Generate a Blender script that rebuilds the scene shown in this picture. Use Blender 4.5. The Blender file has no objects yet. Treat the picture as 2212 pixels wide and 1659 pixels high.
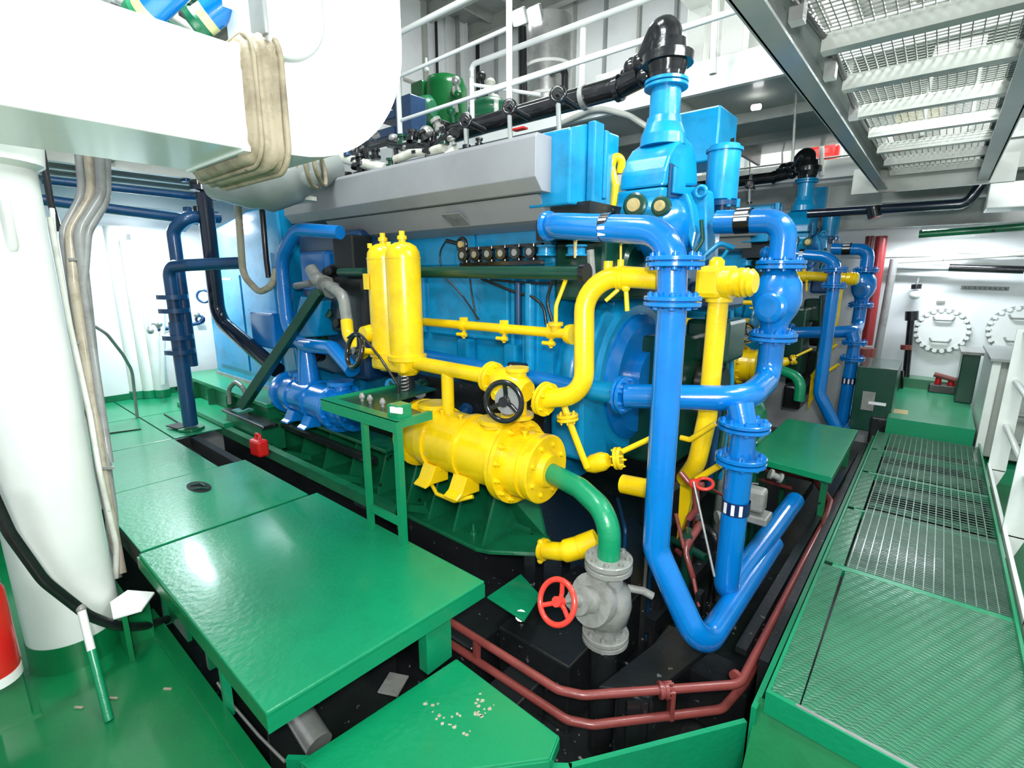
import bpy, bmesh, math, random
from mathutils import Vector, Matrix
random.seed(7)
S = bpy.context.scene
COL = S.collection
PI = math.pi
# ---------------------------------------------------------------- camera, world, lights, exposure
FPX = 1079.0; CX = 1106.0; CY = 829.5; CAMH = 1.75
TILT = math.atan(235/1079.0); YAW = math.radians(40.2)
cam = bpy.data.cameras.new('camera'); cam.sensor_width = 36; cam.lens = FPX/2212*36; cam.clip_start = .02; cam.clip_end = 100
camo = bpy.data.objects.new('camera', cam); COL.objects.link(camo)
camo.location = (0, 0, CAMH); camo.rotation_euler = (PI/2 - TILT, 0, YAW)
S.camera = camo
w = bpy.data.worlds.new('world'); S.world = w; w.use_nodes = True
w.node_tree.nodes['Background'].inputs[0].default_value = (.86, .93, 1, 1)
w.node_tree.nodes['Background'].inputs[1].default_value = .55
def area(name, loc, size, power, target=None, col=(1, 1, 1), sy=None):
    l = bpy.data.lights.new(name, 'AREA'); l.energy = power; l.size = size; l.color = col
    if sy: l.shape = 'RECTANGLE'; l.size_y = sy
    o = bpy.data.objects.new(name, l); COL.objects.link(o); o.location = loc
    if target is not None:
        o.rotation_euler = (Vector(target)-Vector(loc)).to_track_quat('-Z', 'Y').to_euler()
    return o
area('camera_flash', (.12, -.12, 1.98), .12, 54, (-1.9, 2.2, 1.5), (1, .99, .97))
area('fill_above_platform', (-2.2, .9, 4.3), 1.4, 150, (-2.2, 1.6, 0), (.93, 1, .98), .5)  # added overhead fill on the platform, out of frame, without a fixture
area('fill_above_walkway', (.35, 2.6, 3.5), 1.3, 100, (-.3, 2.8, 0), (.93, 1, .98), .4)  # unseen fill put over the walkway, apart from the lamp on the grating
area('fill_behind_camera', (1.4, -1.2, 3.3), 1.3, 105, (-1.2, 2.2, .8), (.96, 1, 1), .5)  # added fill from behind the viewpoint, not a known lamp
area('fill_upper_deck', (-5.2, 6.4, 6.8), 1.6, 170, (-5.6, 6.4, 0), (.96, 1, 1), .5)  # extra light out of view, put there to brighten the upper back wall
area('fill_upper_front', (-2.6, 2.2, 5.0), 1.2, 75, (-3.2, 5.4, 3.6), (1, 1, .98), .4)  # added to brighten the balcony railings, no fixture there
area('fill_right_deck', (-1.2, 7.6, 5.05), 1.0, 50, (-1.4, 7.0, 3.6), (1, 1, .95), .4)  # unseen fill added below the side deck ceiling
area('lamp_left_bay', (-6.35, 1.75, 2.34), .12, 70, (-6.2, 1.75, 0), (.85, .93, 1), .8)
area('lamp_far_right', (.0, 7.75, 2.22), .9, 30, (.0, 7.6, 0), (.86, .93, 1), .12)
area('fill_upper_gallery', (-1.2, 8.6, 4.9), .9, 60, (-1.3, 9.2, 3.4), (1, 1, 1), .2)  # fill put in to light the gallery wall, no lamp modelled
area('fill_uplight', (.5, 4.0, 4.2), .8, 90, (.4, 4, 6), (1, 1, .96))  # upward fill added to brighten what shows through the overhead mesh
area('lamp_over_grating', (.0, 3.35, 2.98), .5, 22, (0, 3.3, 0), (.95, 1, 1), .12)
S.view_settings.view_transform = 'Standard'; S.view_settings.look = 'None'
S.view_settings.gamma = 1; S.view_settings.use_curve_mapping = False
S.view_settings.exposure = .1
# ---------------------------------------------------------------- photograph measurement -> world point on a known plane
def Pt(px, py, X=None, Y=None, Z=None):
    a = px-CX; b = py-CY; ct, st = math.cos(TILT), math.sin(TILT)
    fw = FPX*ct-b*st; up = -(b*ct+FPX*st)
    d = Vector((-fw*math.sin(YAW)+a*math.cos(YAW), fw*math.cos(YAW)+a*math.sin(YAW), up))
    if X is not None: k = X/d.x
    elif Y is not None: k = Y/d.y
    else: k = (Z-CAMH)/d.z
    return Vector((0, 0, CAMH))+d*k
# ---------------------------------------------------------------- materials
def srgb(c):
    return tuple(((v/255)/12.92 if v/255 <= .04045 else ((v/255+.055)/1.055)**2.4) for v in c)+(1,)
MATS = {}
def paint(name, rgb, rough=.3, grime=None, amount=.3, scale=3.0, bump=.08, bscale=60, metal=0, coat=.3, spots=None, spec=.5):
    m = bpy.data.materials.new(name); m.use_nodes = True; nt = m.node_tree; N = nt.nodes; L = nt.links
    b = N['Principled BSDF']; b.inputs['Roughness'].default_value = rough; b.inputs['Metallic'].default_value = metal
    b.inputs['Coat Weight'].default_value = coat; b.inputs['Coat Roughness'].default_value = .12
    b.inputs['Specular IOR Level'].default_value = spec
    tc = N.new('ShaderNodeTexCoord'); geo = N.new('ShaderNodeNewGeometry')
    n1 = N.new('ShaderNodeTexNoise'); n1.inputs['Scale'].default_value = scale; n1.inputs['Detail'].default_value = 6; n1.inputs['Roughness'].default_value = .65
    L.new(geo.outputs['Position'], n1.inputs['Vector'])
    base = srgb(rgb)
    if grime is None: grime = tuple(v*.55 for v in rgb)
    cr = N.new('ShaderNodeValToRGB'); cr.color_ramp.elements[0].position = .47; cr.color_ramp.elements[1].position = .78
    cr.color_ramp.elements[0].color = (0, 0, 0, 1); cr.color_ramp.elements[1].color = (amount, amount, amount, 1)
    L.new(n1.outputs['Fac'], cr.inputs['Fac'])
    mx = N.new('ShaderNodeMix'); mx.data_type = 'RGBA'; mx.inputs['A'].default_value = base; mx.inputs['B'].default_value = srgb(grime)
    L.new(cr.outputs['Color'], mx.inputs['Factor']); out = mx.outputs['Result']
    if spots:
        col, sc, th = spots
        n3 = N.new('ShaderNodeTexNoise'); n3.inputs['Scale'].default_value = sc; n3.inputs['Detail'].default_value = 3
        L.new(geo.outputs['Position'], n3.inputs['Vector'])
        r3 = N.new('ShaderNodeValToRGB'); r3.color_ramp.elements[0].position = th; r3.color_ramp.elements[1].position = th+.02
        L.new(n3.outputs['Fac'], r3.inputs['Fac'])
        m3 = N.new('ShaderNodeMix'); m3.data_type = 'RGBA'; m3.inputs['B'].default_value = srgb(col)
        L.new(out, m3.inputs['A']); L.new(r3.outputs['Color'], m3.inputs['Factor']); out = m3.outputs['Result']
    L.new(out, b.inputs['Base Color'])
    n2 = N.new('ShaderNodeTexNoise'); n2.inputs['Scale'].default_value = bscale; n2.inputs['Detail'].default_value = 3
    L.new(geo.outputs['Position'], n2.inputs['Vector'])
    bp = N.new('ShaderNodeBump'); bp.inputs['Strength'].default_value = bump; bp.inputs['Distance'].default_value = .01
    L.new(n2.outputs['Fac'], bp.inputs['Height']); L.new(bp.outputs['Normal'], b.inputs['Normal'])
    MATS[name] = m; return m
def emit(name, col, strength):
    m = bpy.data.materials.new(name); m.use_nodes = True; b = m.node_tree.nodes['Principled BSDF']
    b.inputs['Base Color'].default_value = col+(1,); b.inputs['Emission Color'].default_value = col+(1,); b.inputs['Emission Strength'].default_value = strength
    return m
LB = paint('light_blue_paint', (8, 142, 196), .28, (10, 84, 112), .65, 5, .1, 40, spots=((20, 50, 60), 14, .74))
PB = paint('pipe_blue_paint', (2, 118, 200), .2, (6, 86, 160), .45, 4, .06, 70, coat=.6)
DB = paint('dark_blue_paint', (20, 66, 108), .35, (18, 40, 62), .6, 5, .08)
YE = paint('yellow_paint', (244, 206, 12), .28, (178, 138, 16), .5, 6, .1, 50, coat=.35, spots=((120, 84, 20), 22, .76))
GP = paint('green_deck_paint', (10, 138, 92), .34, (8, 112, 74), .6, 2.2, .22, 34, coat=.25)
GL = paint('green_floor_paint', (8, 118, 66), .3, (14, 88, 56), .6, 2.0, .12, 30, coat=.3, spots=((120, 160, 140), 18, .78))
GM = paint('green_machine_paint', (16, 110, 70), .35, (14, 66, 48), .7, 6, .15, 40, spots=((10, 34, 26), 9, .7))
GD = paint('dark_green_paint', (14, 66, 50), .3, (10, 44, 34), .5, 5, .08)
GT = paint('tank_green_paint', (8, 96, 44), .25, (6, 62, 30), .5, 4, .05)
BK = paint('black_oily_paint', (30, 32, 34), .28, (14, 20, 18), .7, 4, .25, 18, coat=.2, spots=((92, 98, 98), 22, .69))
BR = paint('black_rubber', (22, 23, 26), .4, (44, 46, 50), .5, 8, .1)
BG = paint('black_gloss_paint', (20, 21, 24), .18, (52, 54, 56), .6, 12, .15, 40, coat=.5)
NV = paint('navy_gloss_paint', (22, 32, 48), .15, (14, 20, 32), .5, 6, .05, coat=.6)
RB = paint('red_brown_paint', (132, 62, 58), .35, (92, 44, 42), .6, 8, .15, 40, spots=((176, 132, 122), 30, .76))
RD = paint('red_paint', (214, 34, 32), .3, (170, 22, 24), .4, 5, .05)
RW = paint('wheel_red_paint', (232, 62, 50), .3, (190, 40, 34), .4, 8, .05)
GV = paint('grey_valve_paint', (140, 142, 138), .4, (92, 90, 80), .7, 14, .25, 40)
GH = paint('grey_sheet_metal', (150, 152, 156), .42, (134, 136, 142), .6, 3, .03, 90, coat=.1)
WH = paint('white_gloss_paint', (236, 240, 236), .35, (214, 220, 214), .5, 3, .06, 25)
WC = paint('white_wall_paint', (228, 232, 232), .45, (196, 202, 200), .5, 1.6, .06, 20)
WD = paint('dusty_white_paint', (222, 224, 212), .5, (150, 146, 128), .8, 5, .2, 20, spots=((120, 116, 96), 11, .73))
GY = paint('grey_deck_paint', (150, 156, 154), .5, (120, 128, 124), .6, 2.5, .08, 20)
GB = paint('grey_beam_paint', (168, 172, 166), .5, (132, 136, 128), .6, 3, .1, 20)
GG = paint('grating_grey_metal', (112, 116, 110), .45, (76, 80, 74), .6, 6, .1, metal=.2)
GW = paint('walkway_grating_paint', (96, 126, 112), .35, (60, 92, 78), .6, 6, .1, metal=.1)
SV = paint('silver_metal', (176, 178, 176), .3, (120, 120, 116), .6, 9, .1, metal=.6)
BE = paint('cream_lagging', (156, 146, 122), .6, (92, 80, 58), 1.0, 7, .5, 22, coat=0, spots=((112, 98, 70), 9, .7))
CB = paint('cable_sheath', (176, 166, 146), .5, (112, 98, 78), .8, 9, .2, 30)
CG = paint('cable_grey_sheath', (146, 148, 146), .5, (92, 88, 80), .7, 7, .15, 30)
WT = paint('label_white', (235, 238, 240), .4, None, .2, 10, .02)
NB = paint('label_navy', (16, 34, 84), .3, None, .2, 10, .02)
KB = paint('label_black', (12, 14, 20), .3, None, .2, 10, .02)
YG = paint('yellow_green_tape', (206, 206, 150), .5, (120, 140, 80), .5, 20, .1)
DK = paint('dark_recess', (12, 16, 16), .6, None, .3, 6, .1, coat=0)
TN = paint('tan_gasket', (196, 174, 116), .5, (120, 100, 60), .7, 12, .2)
BL = paint('far_blue_boxes', (34, 74, 120), .4, (20, 44, 76), .6, 8, .1)
LAMP = emit('fluorescent_tube', (.92, .97, 1), 14)
LAMP2 = emit('fluorescent_panel', (1, 1, 1), 8)
def tread(name, rgb):
    m = paint(name, rgb, .22, tuple(v*.7 for v in rgb), .5, 3, .1, coat=.3)
    nt = m.node_tree; N = nt.nodes; L = nt.links
    geo = N.new('ShaderNodeNewGeometry'); mp = N.new('ShaderNodeMapping'); mp.inputs['Rotation'].default_value = (0, 0, .79); mp.inputs['Scale'].default_value = (24, 60, 1)
    br = N.new('ShaderNodeTexBrick'); br.inputs['Scale'].default_value = 1; br.inputs['Mortar Size'].default_value = .0
    br.inputs['Mortar Size'].default_value = .24; br.inputs['Mortar Smooth'].default_value = 1.0; br.inputs['Color1'].default_value = (1, 1, 1, 1); br.inputs['Color2'].default_value = (1, 1, 1, 1); br.inputs['Mortar'].default_value = (0, 0, 0, 1)
    br.inputs['Brick Width'].default_value = 1.4; br.inputs['Row Height'].default_value = 1.0
    L.new(geo.outputs['Position'], mp.inputs['Vector']); L.new(mp.outputs['Vector'], br.inputs['Vector'])
    b2 = N.new('ShaderNodeBump'); b2.inputs['Strength'].default_value = .9; b2.inputs['Distance'].default_value = .0045
    L.new(br.outputs['Color'], b2.inputs['Height'])
    bs = N['Principled BSDF']; old = bs.inputs['Normal'].links[0].from_socket
    L.new(old, b2.inputs['Normal']); L.new(b2.outputs['Normal'], bs.inputs['Normal'])
    return m
TR = tread('green_tread_plate', (54, 120, 88))
# ---------------------------------------------------------------- mesh builder
def V(*a): return Vector(a)
def frame(d):
    d = Vector(d).normalized(); u = Vector((0, 0, 1)) if abs(d.z) < .95 else Vector((1, 0, 0))
    x = d.cross(u).normalized(); return x, d.cross(x).normalized()
class MB:
    def __init__(s): s.v = []; s.f = []; s.sm = []
    def add(s, vs, fs, smooth=False):
        o = len(s.v); s.v += [Vector(a) for a in vs]; s.f += [tuple(i+o for i in f) for f in fs]; s.sm += [smooth]*len(fs); return s
    def box(s, lo, hi, bev=0):
        lo = Vector(lo); hi = Vector(hi)
        lo, hi = Vector(map(min, lo, hi)), Vector(map(max, lo, hi))
        c = (lo+hi)/2; return s.obox(c, (1, 0, 0), (0, 1, 0), (0, 0, 1), *(hi-lo), bev=bev)
    def obox(s, c, ax, ay, az, sx, sy, sz, bev=0):
        c = Vector(c); ax = Vector(ax).normalized(); ay = Vector(ay).normalized(); az = Vector(az).normalized()
        bm = bmesh.new(); bmesh.ops.create_cube(bm, size=1)
        for v in bm.verts: v.co = Vector((v.co.x*sx, v.co.y*sy, v.co.z*sz))
        if bev: bmesh.ops.bevel(bm, geom=bm.edges[:], offset=min(bev, sx*.45, sy*.45, sz*.45), segments=2, affect='EDGES', profile=.5)
        bm.verts.index_update()
        s.add([c+ax*v.co.x+ay*v.co.y+az*v.co.z for v in bm.verts], [[v.index for v in f.verts] for f in bm.faces]); bm.free(); return s
    def bar(s, p0, p1, w, h, up=(0, 0, 1), bev=0):
        p0 = Vector(p0); p1 = Vector(p1); d = p1-p0; L = d.length; d.normalize(); u = Vector(up)
        if abs(d.dot(u)) > .98: u = Vector((1, 0, 0))
        x = d.cross(u).normalized(); z = x.cross(d).normalized()
        return s.obox((p0+p1)/2, d, x, z, L, w, h, bev)
    def cone(s, p0, p1, r0, r1=None, n=20, cap=True, sm=True):
        if r1 is None: r1 = r0
        return s.lathe(p0, Vector(p1)-Vector(p0), [(0, r0), ((Vector(p1)-Vector(p0)).length, r1)], n, cap)
    def lathe(s, p, axis, prof, n=24, cap=True, sq=(1, 1)):
        p = Vector(p); a = Vector(axis).normalized(); x, y = frame(a); vs = []; fs = []
        for t, r in prof:
            for i in range(n):
                q = 2*PI*i/n; vs.append(p+a*t+x*(r*math.cos(q)*sq[0])+y*(r*math.sin(q)*sq[1]))
        m = len(prof)
        # sharp profile corners: duplicate rings so that smooth shading stays crisp
        vs2 = []; 
        for k in range(m-1):
            o = len(vs2); vs2 += vs[k*n:(k+2)*n]
            for i in range(n): fs.append((o+i, o+(i+1) % n, o+n+(i+1) % n, o+n+i))
        s.add(vs2, fs, True)
        if cap:
            for k, rev in ((0, True), (m-1, False)):
                if prof[k][1] > 1e-5:
                    idx = list(range(n)); 
                    if rev: idx.reverse()
                    s.add(vs[k*n:(k+1)*n], [idx])
        return s
    def round_lathe(s, p, axis, prof, n=24):      # welded rings, soft profile
        p = Vector(p); a = Vector(axis).normalized(); x, y = frame(a); vs = []; fs = []
        for t, r in prof:
            for i in range(n):
                q = 2*PI*i/n; vs.append(p+a*t+x*(r*math.cos(q))+y*(r*math.sin(q)))
        for k in range(len(prof)-1):
            for i in range(n): fs.append((k*n+i, k*n+(i+1) % n, (k+1)*n+(i+1) % n, (k+1)*n+i))
        s.add(vs, fs, True); s.add(vs[:n], [list(range(n))[::-1]]); s.add(vs[-n:], [list(range(n))]); return s
    def sphere(s, c, r, sc=(1, 1, 1), n=16, m=10):
        c = Vector(c); vs = []; fs = []
        for j in range(m+1):
            t = PI*j/m
            for i in range(n):
                q = 2*PI*i/n; vs.append(c+Vector((r*sc[0]*math.sin(t)*math.cos(q), r*sc[1]*math.sin(t)*math.sin(q), r*sc[2]*math.cos(t))))
        for j in range(m):
            for i in range(n): fs.append((j*n+i, (j+1)*n+i, (j+1)*n+(i+1) % n, j*n+(i+1) % n))
        return s.add(vs, fs, True)
    def tube(s, pts, r, bend=None, n=18, cap=True, rs=None, closed=False):
        pts = [Vector(p) for p in pts]
        if bend is None: bend = r*2.4
        out = []
        if closed: out = pts
        else:
            out.append(pts[0])
            for i in range(1, len(pts)-1):
                a, b, c = pts[i-1], pts[i], pts[i+1]; d1 = (a-b); d2 = (c-b); l1, l2 = d1.length, d2.length; d1.normalize(); d2.normalize()
                ang = d1.angle(d2)
                if ang > PI-.03: out.append(b); continue
                t = min(bend/math.tan(ang/2), l1*.49, l2*.49); k = max(4, int((PI-ang)/.16))
                rr = t*math.tan(ang/2); bis = (d1+d2).normalized(); cen = b+bis*(rr/math.sin(ang/2)); s0 = b+d1*t-cen; s1 = b+d2*t-cen
                tot = s0.angle(s1); ax = s0.cross(s1).normalized()
                for j in range(k+1): out.append(cen+Matrix.Rotation(tot*j/k, 3, ax) @ s0)
            out.append(pts[-1])
        N = len(out); vs = []; fs = []; px = None
        for i, p in enumerate(out):
            if closed: d = (out[(i+1) % N]-out[i-1])
            else: d = (out[min(i+1, N-1)]-out[max(i-1, 0)])
            d.normalize()
            if px is None: px, _ = frame(d)
            px = (px-d*px.dot(d)).normalized(); py = d.cross(px)
            R = rs[i*(len(rs)-1)//max(1, N-1)] if rs else r
            for j in range(n): q = 2*PI*j/n; vs.append(p+px*(R*math.cos(q))+py*(R*math.sin(q)))
        for i in range(N if closed else N-1):
            k = (i+1) % N
            for j in range(n): fs.append((i*n+j, k*n+j, k*n+(j+1) % n, i*n+(j+1) % n)[::-1])
        s.add(vs, fs, True)
        if cap and not closed:
            s.add(vs[:n], [list(range(n))]); s.add(vs[-n:], [list(range(n))[::-1]])
        return s
    def torus(s, c, axis, R, r, n=36, m=12):
        x, y = frame(axis); c = Vector(c)
        return s.tube([c+x*R*math.cos(2*PI*i/n)+y*R*math.sin(2*PI*i/n) for i in range(n)], r, n=m, closed=True)
    def prism(s, poly, d, bev=0):                   # planar polygon of 3-D points pushed along d
        poly = [Vector(p) for p in poly]; d = Vector(d); n = len(poly)
        nrm = Vector((0, 0, 0))
        for i in range(n): nrm += poly[i].cross(poly[(i+1) % n])
        if nrm.dot(d) > 0: poly.reverse()
        vs = poly+[p+d for p in poly]
        fs = [list(range(n)), list(range(2*n-1, n-1, -1))]+[(i+1) % n and (i, i+n, i+1+n, i+1) or (i, i+n, n, 0) for i in range(n)]
        bm = bmesh.new(); bv = [bm.verts.new(v) for v in vs]
        for f in fs: bm.faces.new([bv[i] for i in f])
        bmesh.ops.recalc_face_normals(bm, faces=bm.faces)
        if bev: bmesh.ops.bevel(bm, geom=bm.edges[:], offset=bev, segments=2, affect='EDGES', profile=.5)
        bm.verts.index_update(); s.add([v.co.copy() for v in bm.verts], [[v.index for v in f.verts] for f in bm.faces]); bm.free(); return s
    def hexbolt(s, c, axis, r, h):
        return s.lathe(c, axis, [(0, r), (h, r)], 6)
    def build(s, name, mat, parent=None):
        o0 = Vector((0, 0, 0))
        p = parent
        while p is not None: o0 += p.location; p = p.parent
        me = bpy.data.meshes.new(name); me.from_pydata([tuple(v-o0) for v in s.v], [], s.f)
        me.polygons.foreach_set('use_smooth', s.sm); me.materials.append(mat); me.update()
        o = bpy.data.objects.new(name, me); COL.objects.link(o)
        if parent is not None: o.parent = parent
        return o
ENGINE = []                                         # things of the near engine that its twin repeats
def tag(o, label, cat, group=None, twin=None):
    o['label'] = label; o['category'] = cat
    if group: o['group'] = group
    if twin: ENGINE.append((o, twin))
    return o
def thing(name, loc, label, cat, group=None, twin=None):
    o = bpy.data.objects.new(name, None); o.empty_display_size = .05; COL.objects.link(o); o.location = loc
    return tag(o, label, cat, group, twin)
def struct(name, mb, mat, parent=None):
    o = mb.build(name, mat, parent)
    if parent is None: o['kind'] = 'structure'
    return o
def kids(o): return [c for c in bpy.data.objects if c.parent == o]
def copy_tree(o, off, parent=None):
    c = o.copy(); COL.objects.link(c)
    if parent is not None: c.parent = parent
    else: c.location = o.location+Vector(off)
    for k in CHILD.get(o.name, []): copy_tree(k, off, c)
    return c
CHILD = {}
def flange(par, c, axis, r, t=.02, mat=None, bolts=8, pipe_r=None, gap=.006, name='flange'):
    """a bolted flange pair: two discs with a joint between, hexagon bolts round them"""
    c = Vector(c); a = Vector(axis).normalized(); x, y = frame(a)
    m = MB()
    m.lathe(c-a*(t+gap/2), a, [(0, r*.96), (.003, r), (t-.002, r), (t, r*.97)], 28)
    m.lathe(c-a*(gap/2+.001), a, [(0, r*.8), (gap+.002, r*.8)], 24)
    m.lathe(c+a*(gap/2), a, [(0, r*.97), (.002, r), (t-.003, r), (t, r*.96)], 28)
    f = m.build(name, mat, par)
    if bolts:
        br = (r+(pipe_r or r*.6))/2
        for i in range(bolts):
            q = 2*PI*(i+.5)/bolts; p = c+x*br*math.cos(q)+y*br*math.sin(q)
            b = MB().hexbolt(p-a*(t+gap/2+.012), a, r*.11, .012).hexbolt(p+a*(t+gap/2), a, r*.11, .012)
            b.cone(p-a*(t+.016), p+a*(t+.02), r*.055, n=6)
            b.build('bolt', mat, f)
    return f
def wheel(par, c, axis, R, r, mat, spokes=3, hubr=.02, name='handwheel', dish=.02, rot=0):
    c = Vector(c); a = Vector(axis).normalized(); x, y = frame(a)
    h = MB().torus(c, a, R, r).build(name, mat, par)
    for i in range(spokes):
        q = 2*PI*i/spokes+rot; e = c+(x*math.cos(q)+y*math.sin(q))*R
        MB().tube([c-a*dish, c-a*dish+(e-c)*.4, e], r*.85, bend=.02, n=10).build('spoke', mat, h)
    MB().cone(c-a*(dish+.015), c+a*.008, hubr, n=14).build('hub', mat, h)
    return h
# ================================================================ THE SETTING
FZ = .35; WZ = .2                                   # upper plates, walkway
PITZ = -.55
struct('floor', MB().box((-7.1, -1.6, -.2), (-1.2, .50, 0)).box((-2.98, .50, -.05), (-1.2, .56, .012)).box((-9, -1.6, -.5), (-7.0, 0, FZ)), GL)
struct('floor_pit', MB().box((-8, .4, PITZ-.1), (1.6, 9, PITZ)), BK)
struct('floor_lower_right', MB().box((-1.9, -1.6, -.5), (2.4, 1.25, -.4)).box((.55, 1.2, -.5), (2.4, 9, -.1)), GL)
# raised coaming round the pit
co = [(-2.9, .56), (-1.62, .62), (-.80, 1.27), (-.37, 1.88), (-.335, 2.2)]
cm = MB()
for i in range(1, 3):
    a = Vector((*co[i], 0)); b = Vector((*co[i+1], 0)); d = (b-a).normalized()
    cm.bar(a+V(0, 0, -.3)-d*.0, b+V(0, 0, -.3)+d*.01, .02, .6)
cm.box((-.345, 1.86, -.5), (-.325, 8.3, .1))
struct('trim_1', cm, GP)
# rear green deck on the left and its steel plates
fl = bpy.data.objects.new('floor_plates', None); COL.objects.link(fl); fl['kind'] = 'structure'; fl.location = (-5, 1, FZ)
def plate(x0, x1, y0, y1, z=FZ, t=.012, mat=GP, lip=0):
    m = MB().box((x0+.009, y0+.006, z-t), (x1-.009, y1-.006, z), bev=.003)
    return m.build('steel_plate', mat, fl)
for x0, x1 in ((-4.02, -3.02), (-5.05, -4.02), (-6.1, -5.05), (-7.09, -6.1)):
    plate(x0, x1, .55, 1.49 if x0 > -5 else 1.30, FZ-.02 if x0 > -4.1 else FZ-.024)
plate(-6.1, -5.05, 1.30, 2.0, FZ-.024); plate(-7.09, -6.1, 1.30, 2.6, FZ-.024); plate(-7.09, -5.6, -1.2, .55, FZ-.024); plate(-5.6, -4.4, -.3, .55, FZ-.024)
hm = MB()                                            # oval hand hole in a plate, with its two grips
c = Pt(430, 1052, Z=FZ-.02)
hm.prism([c+V(.13*math.cos(q)+.01*math.sin(q), .062*math.sin(q), 0) for q in [2*PI*k/20 for k in range(20)]], (0, 0, .002))
hh = hm.build('hand_hole', DK, fl)
MB().tube([c+V(-.07, -.03, .004), c+V(-.03, .02, .012), c+V(.04, .025, .012)], .006, n=8).tube([c+V(.02, -.04, .004), c+V(.06, 0, .012), c+V(.09, .03, .004)], .006, n=8).build('grip', GD, fl)
sub = MB()
for x in (-2.99, -4.02, -5.05): sub.box((x-.03, .56, .22), (x+.03, 1.48, FZ-.034))
sub.box((-7, .55, .22), (-2.99, .6, FZ-.034)).box((-5.05, 1.42, .2), (-2.99, 1.48, FZ-.034))
sub.build('plate_support', DK, fl)
MB().tube([Pt(305, 927, Z=FZ-.02), Pt(210, 940, Z=FZ-.02)], .008, n=6).build('seam_strip', DK, fl)
MB().tube([Pt(355, 895, Z=FZ-.02), Pt(405, 925, Z=FZ-.02)], .008, n=6).build('seam_strip', DK, fl)
# walls
wl = struct('wall_left', MB().box((-7.2, -1.6, -.6), (-7.1, 9.5, 2.9)), WC)
MB().box((-7.1, .5, .32), (-7.08, 3, .40)).build('skirting_strip', GM, wl)
CZ = 7.2
wf = struct('wall_far', MB().box((-7.1, 8.3, -.6), (2.2, 8.4, 3.1)).box((-9, 9.4, 2.6), (3, 9.5, CZ)), WC)
wr = struct('wall_right', MB().box((2.2, 2.0, -.6), (2.3, 9.5, CZ)), WC)
wu = struct('wall_upper', MB().box((-9.0, -1.5, 2.7), (-8.9, 9.5, CZ)), WC)
for k, y in enumerate([.2+.62*i for i in range(15)]):
    MB().box((-8.9, y, 2.9), (-8.82, y+(.03 if k % 3 else .10), CZ)).build('wall_stiffener', WC if k % 3 else GB, wu)
    if k in (9, 12, 13, 14): MB().cone((-8.78, y+.3, 3.4), (-8.78, y+.3, CZ), .045 if k != 12 else .03, n=10).build('conduit', DK if k != 13 else CG, wu)
MB().box((-8.9, 0, 5.6), (-8.84, 9.4, 5.64)).build('wall_stiffener', GB, wu)
for k, x in enumerate([-8.4+.7*i for i in range(14)]): MB().box((x, 9.32, 3.4), (x+.05, 9.4, CZ)).build('wall_stiffener', GB if k % 2 else GY, wf)
ce = struct('ceiling', MB().box((-9, -1.6, CZ), (2.3, 9.5, CZ+.1)), GY)
for y in (1.0, 2.6, 4.2, 5.4, 6.6, 7.8, 9.0): MB().box((-9, y, CZ-.3), (2.2, y+.06, CZ)).box((-9, y-.05, CZ-.32), (2.2, y+.11, CZ-.3)).build('ceiling_beam', GB, ce)
for x in (-8.2, -7.4, -6.6, -5.8, -5.0, -3.8): MB().box((x, -1, CZ-.16), (x+.05, 9.4, CZ)).build('ceiling_beam', GB, ce)
cr = struct('ceiling_side_deck', MB().box((-3.0, 5.4, 5.3), (2.2, 9.4, 5.4)).box((-3.0, 5.36, 5.1), (2.2, 5.4, 5.42)), GM if False else GY)
for x in (-2.6, -2.0, -1.4, -.8, -.2, .4, 1.0): MB().box((x, 5.4, 5.2), (x+.04, 9.4, 5.3)).build('ceiling_beam', WD, cr)
for y in (6.2, 7.0, 7.8, 8.6): MB().box((-3.0, y, 5.22), (2.2, y+.04, 5.3)).build('ceiling_beam', WD, cr)
for x in (-2.9, -1.6, .1): MB().box((x, 5.4, 5.0), (x+.28, 9.4, 5.2), bev=.01).build('ceiling_girder', WH, cr)
# left bay deck above the plates
dl = struct('ceiling_left_bay', MB().box((-9, -1.6, 2.84), (-5.55, 3.4, 2.92)), GB)
for x in (-6.95, -6.55, -6.15, -5.75): MB().box((x, -1.5, 2.68), (x+.03, 3.3, 2.84)).box((x-.03, -1.5, 2.665), (x+.06, 3.3, 2.68)).build('ceiling_beam', GB, dl)
for y in (.2, 1.3, 2.4): MB().box((-7.1, y, 2.72), (-5.6, y+.03, 2.84)).build('ceiling_beam', GB, dl)
# balcony slab behind the engine
bs = struct('floor_balcony', MB().box((-9, 5.0, 3.4), (2.2, 8.0, 3.43)), GB)
MB().box((-9, 4.96, 3.38), (2.2, 5.02, 3.62)).build('slab_edge', WH, bs)
for x in (-5, -3.6, -2.2, -.8, .6): MB().box((x, 5.02, 3.24), (x+.04, 7.9, 3.4)).build('slab_beam', GB, bs)
for y in (5.9, 6.9): MB().box((-8, y, 3.3), (2.1, y+.04, 3.4)).build('slab_beam', GB, bs)
MB().box((-9, 4.99, 3.66), (-2.2, 5.01, 3.72)).build('kick_strip', BK, bs)
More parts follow.
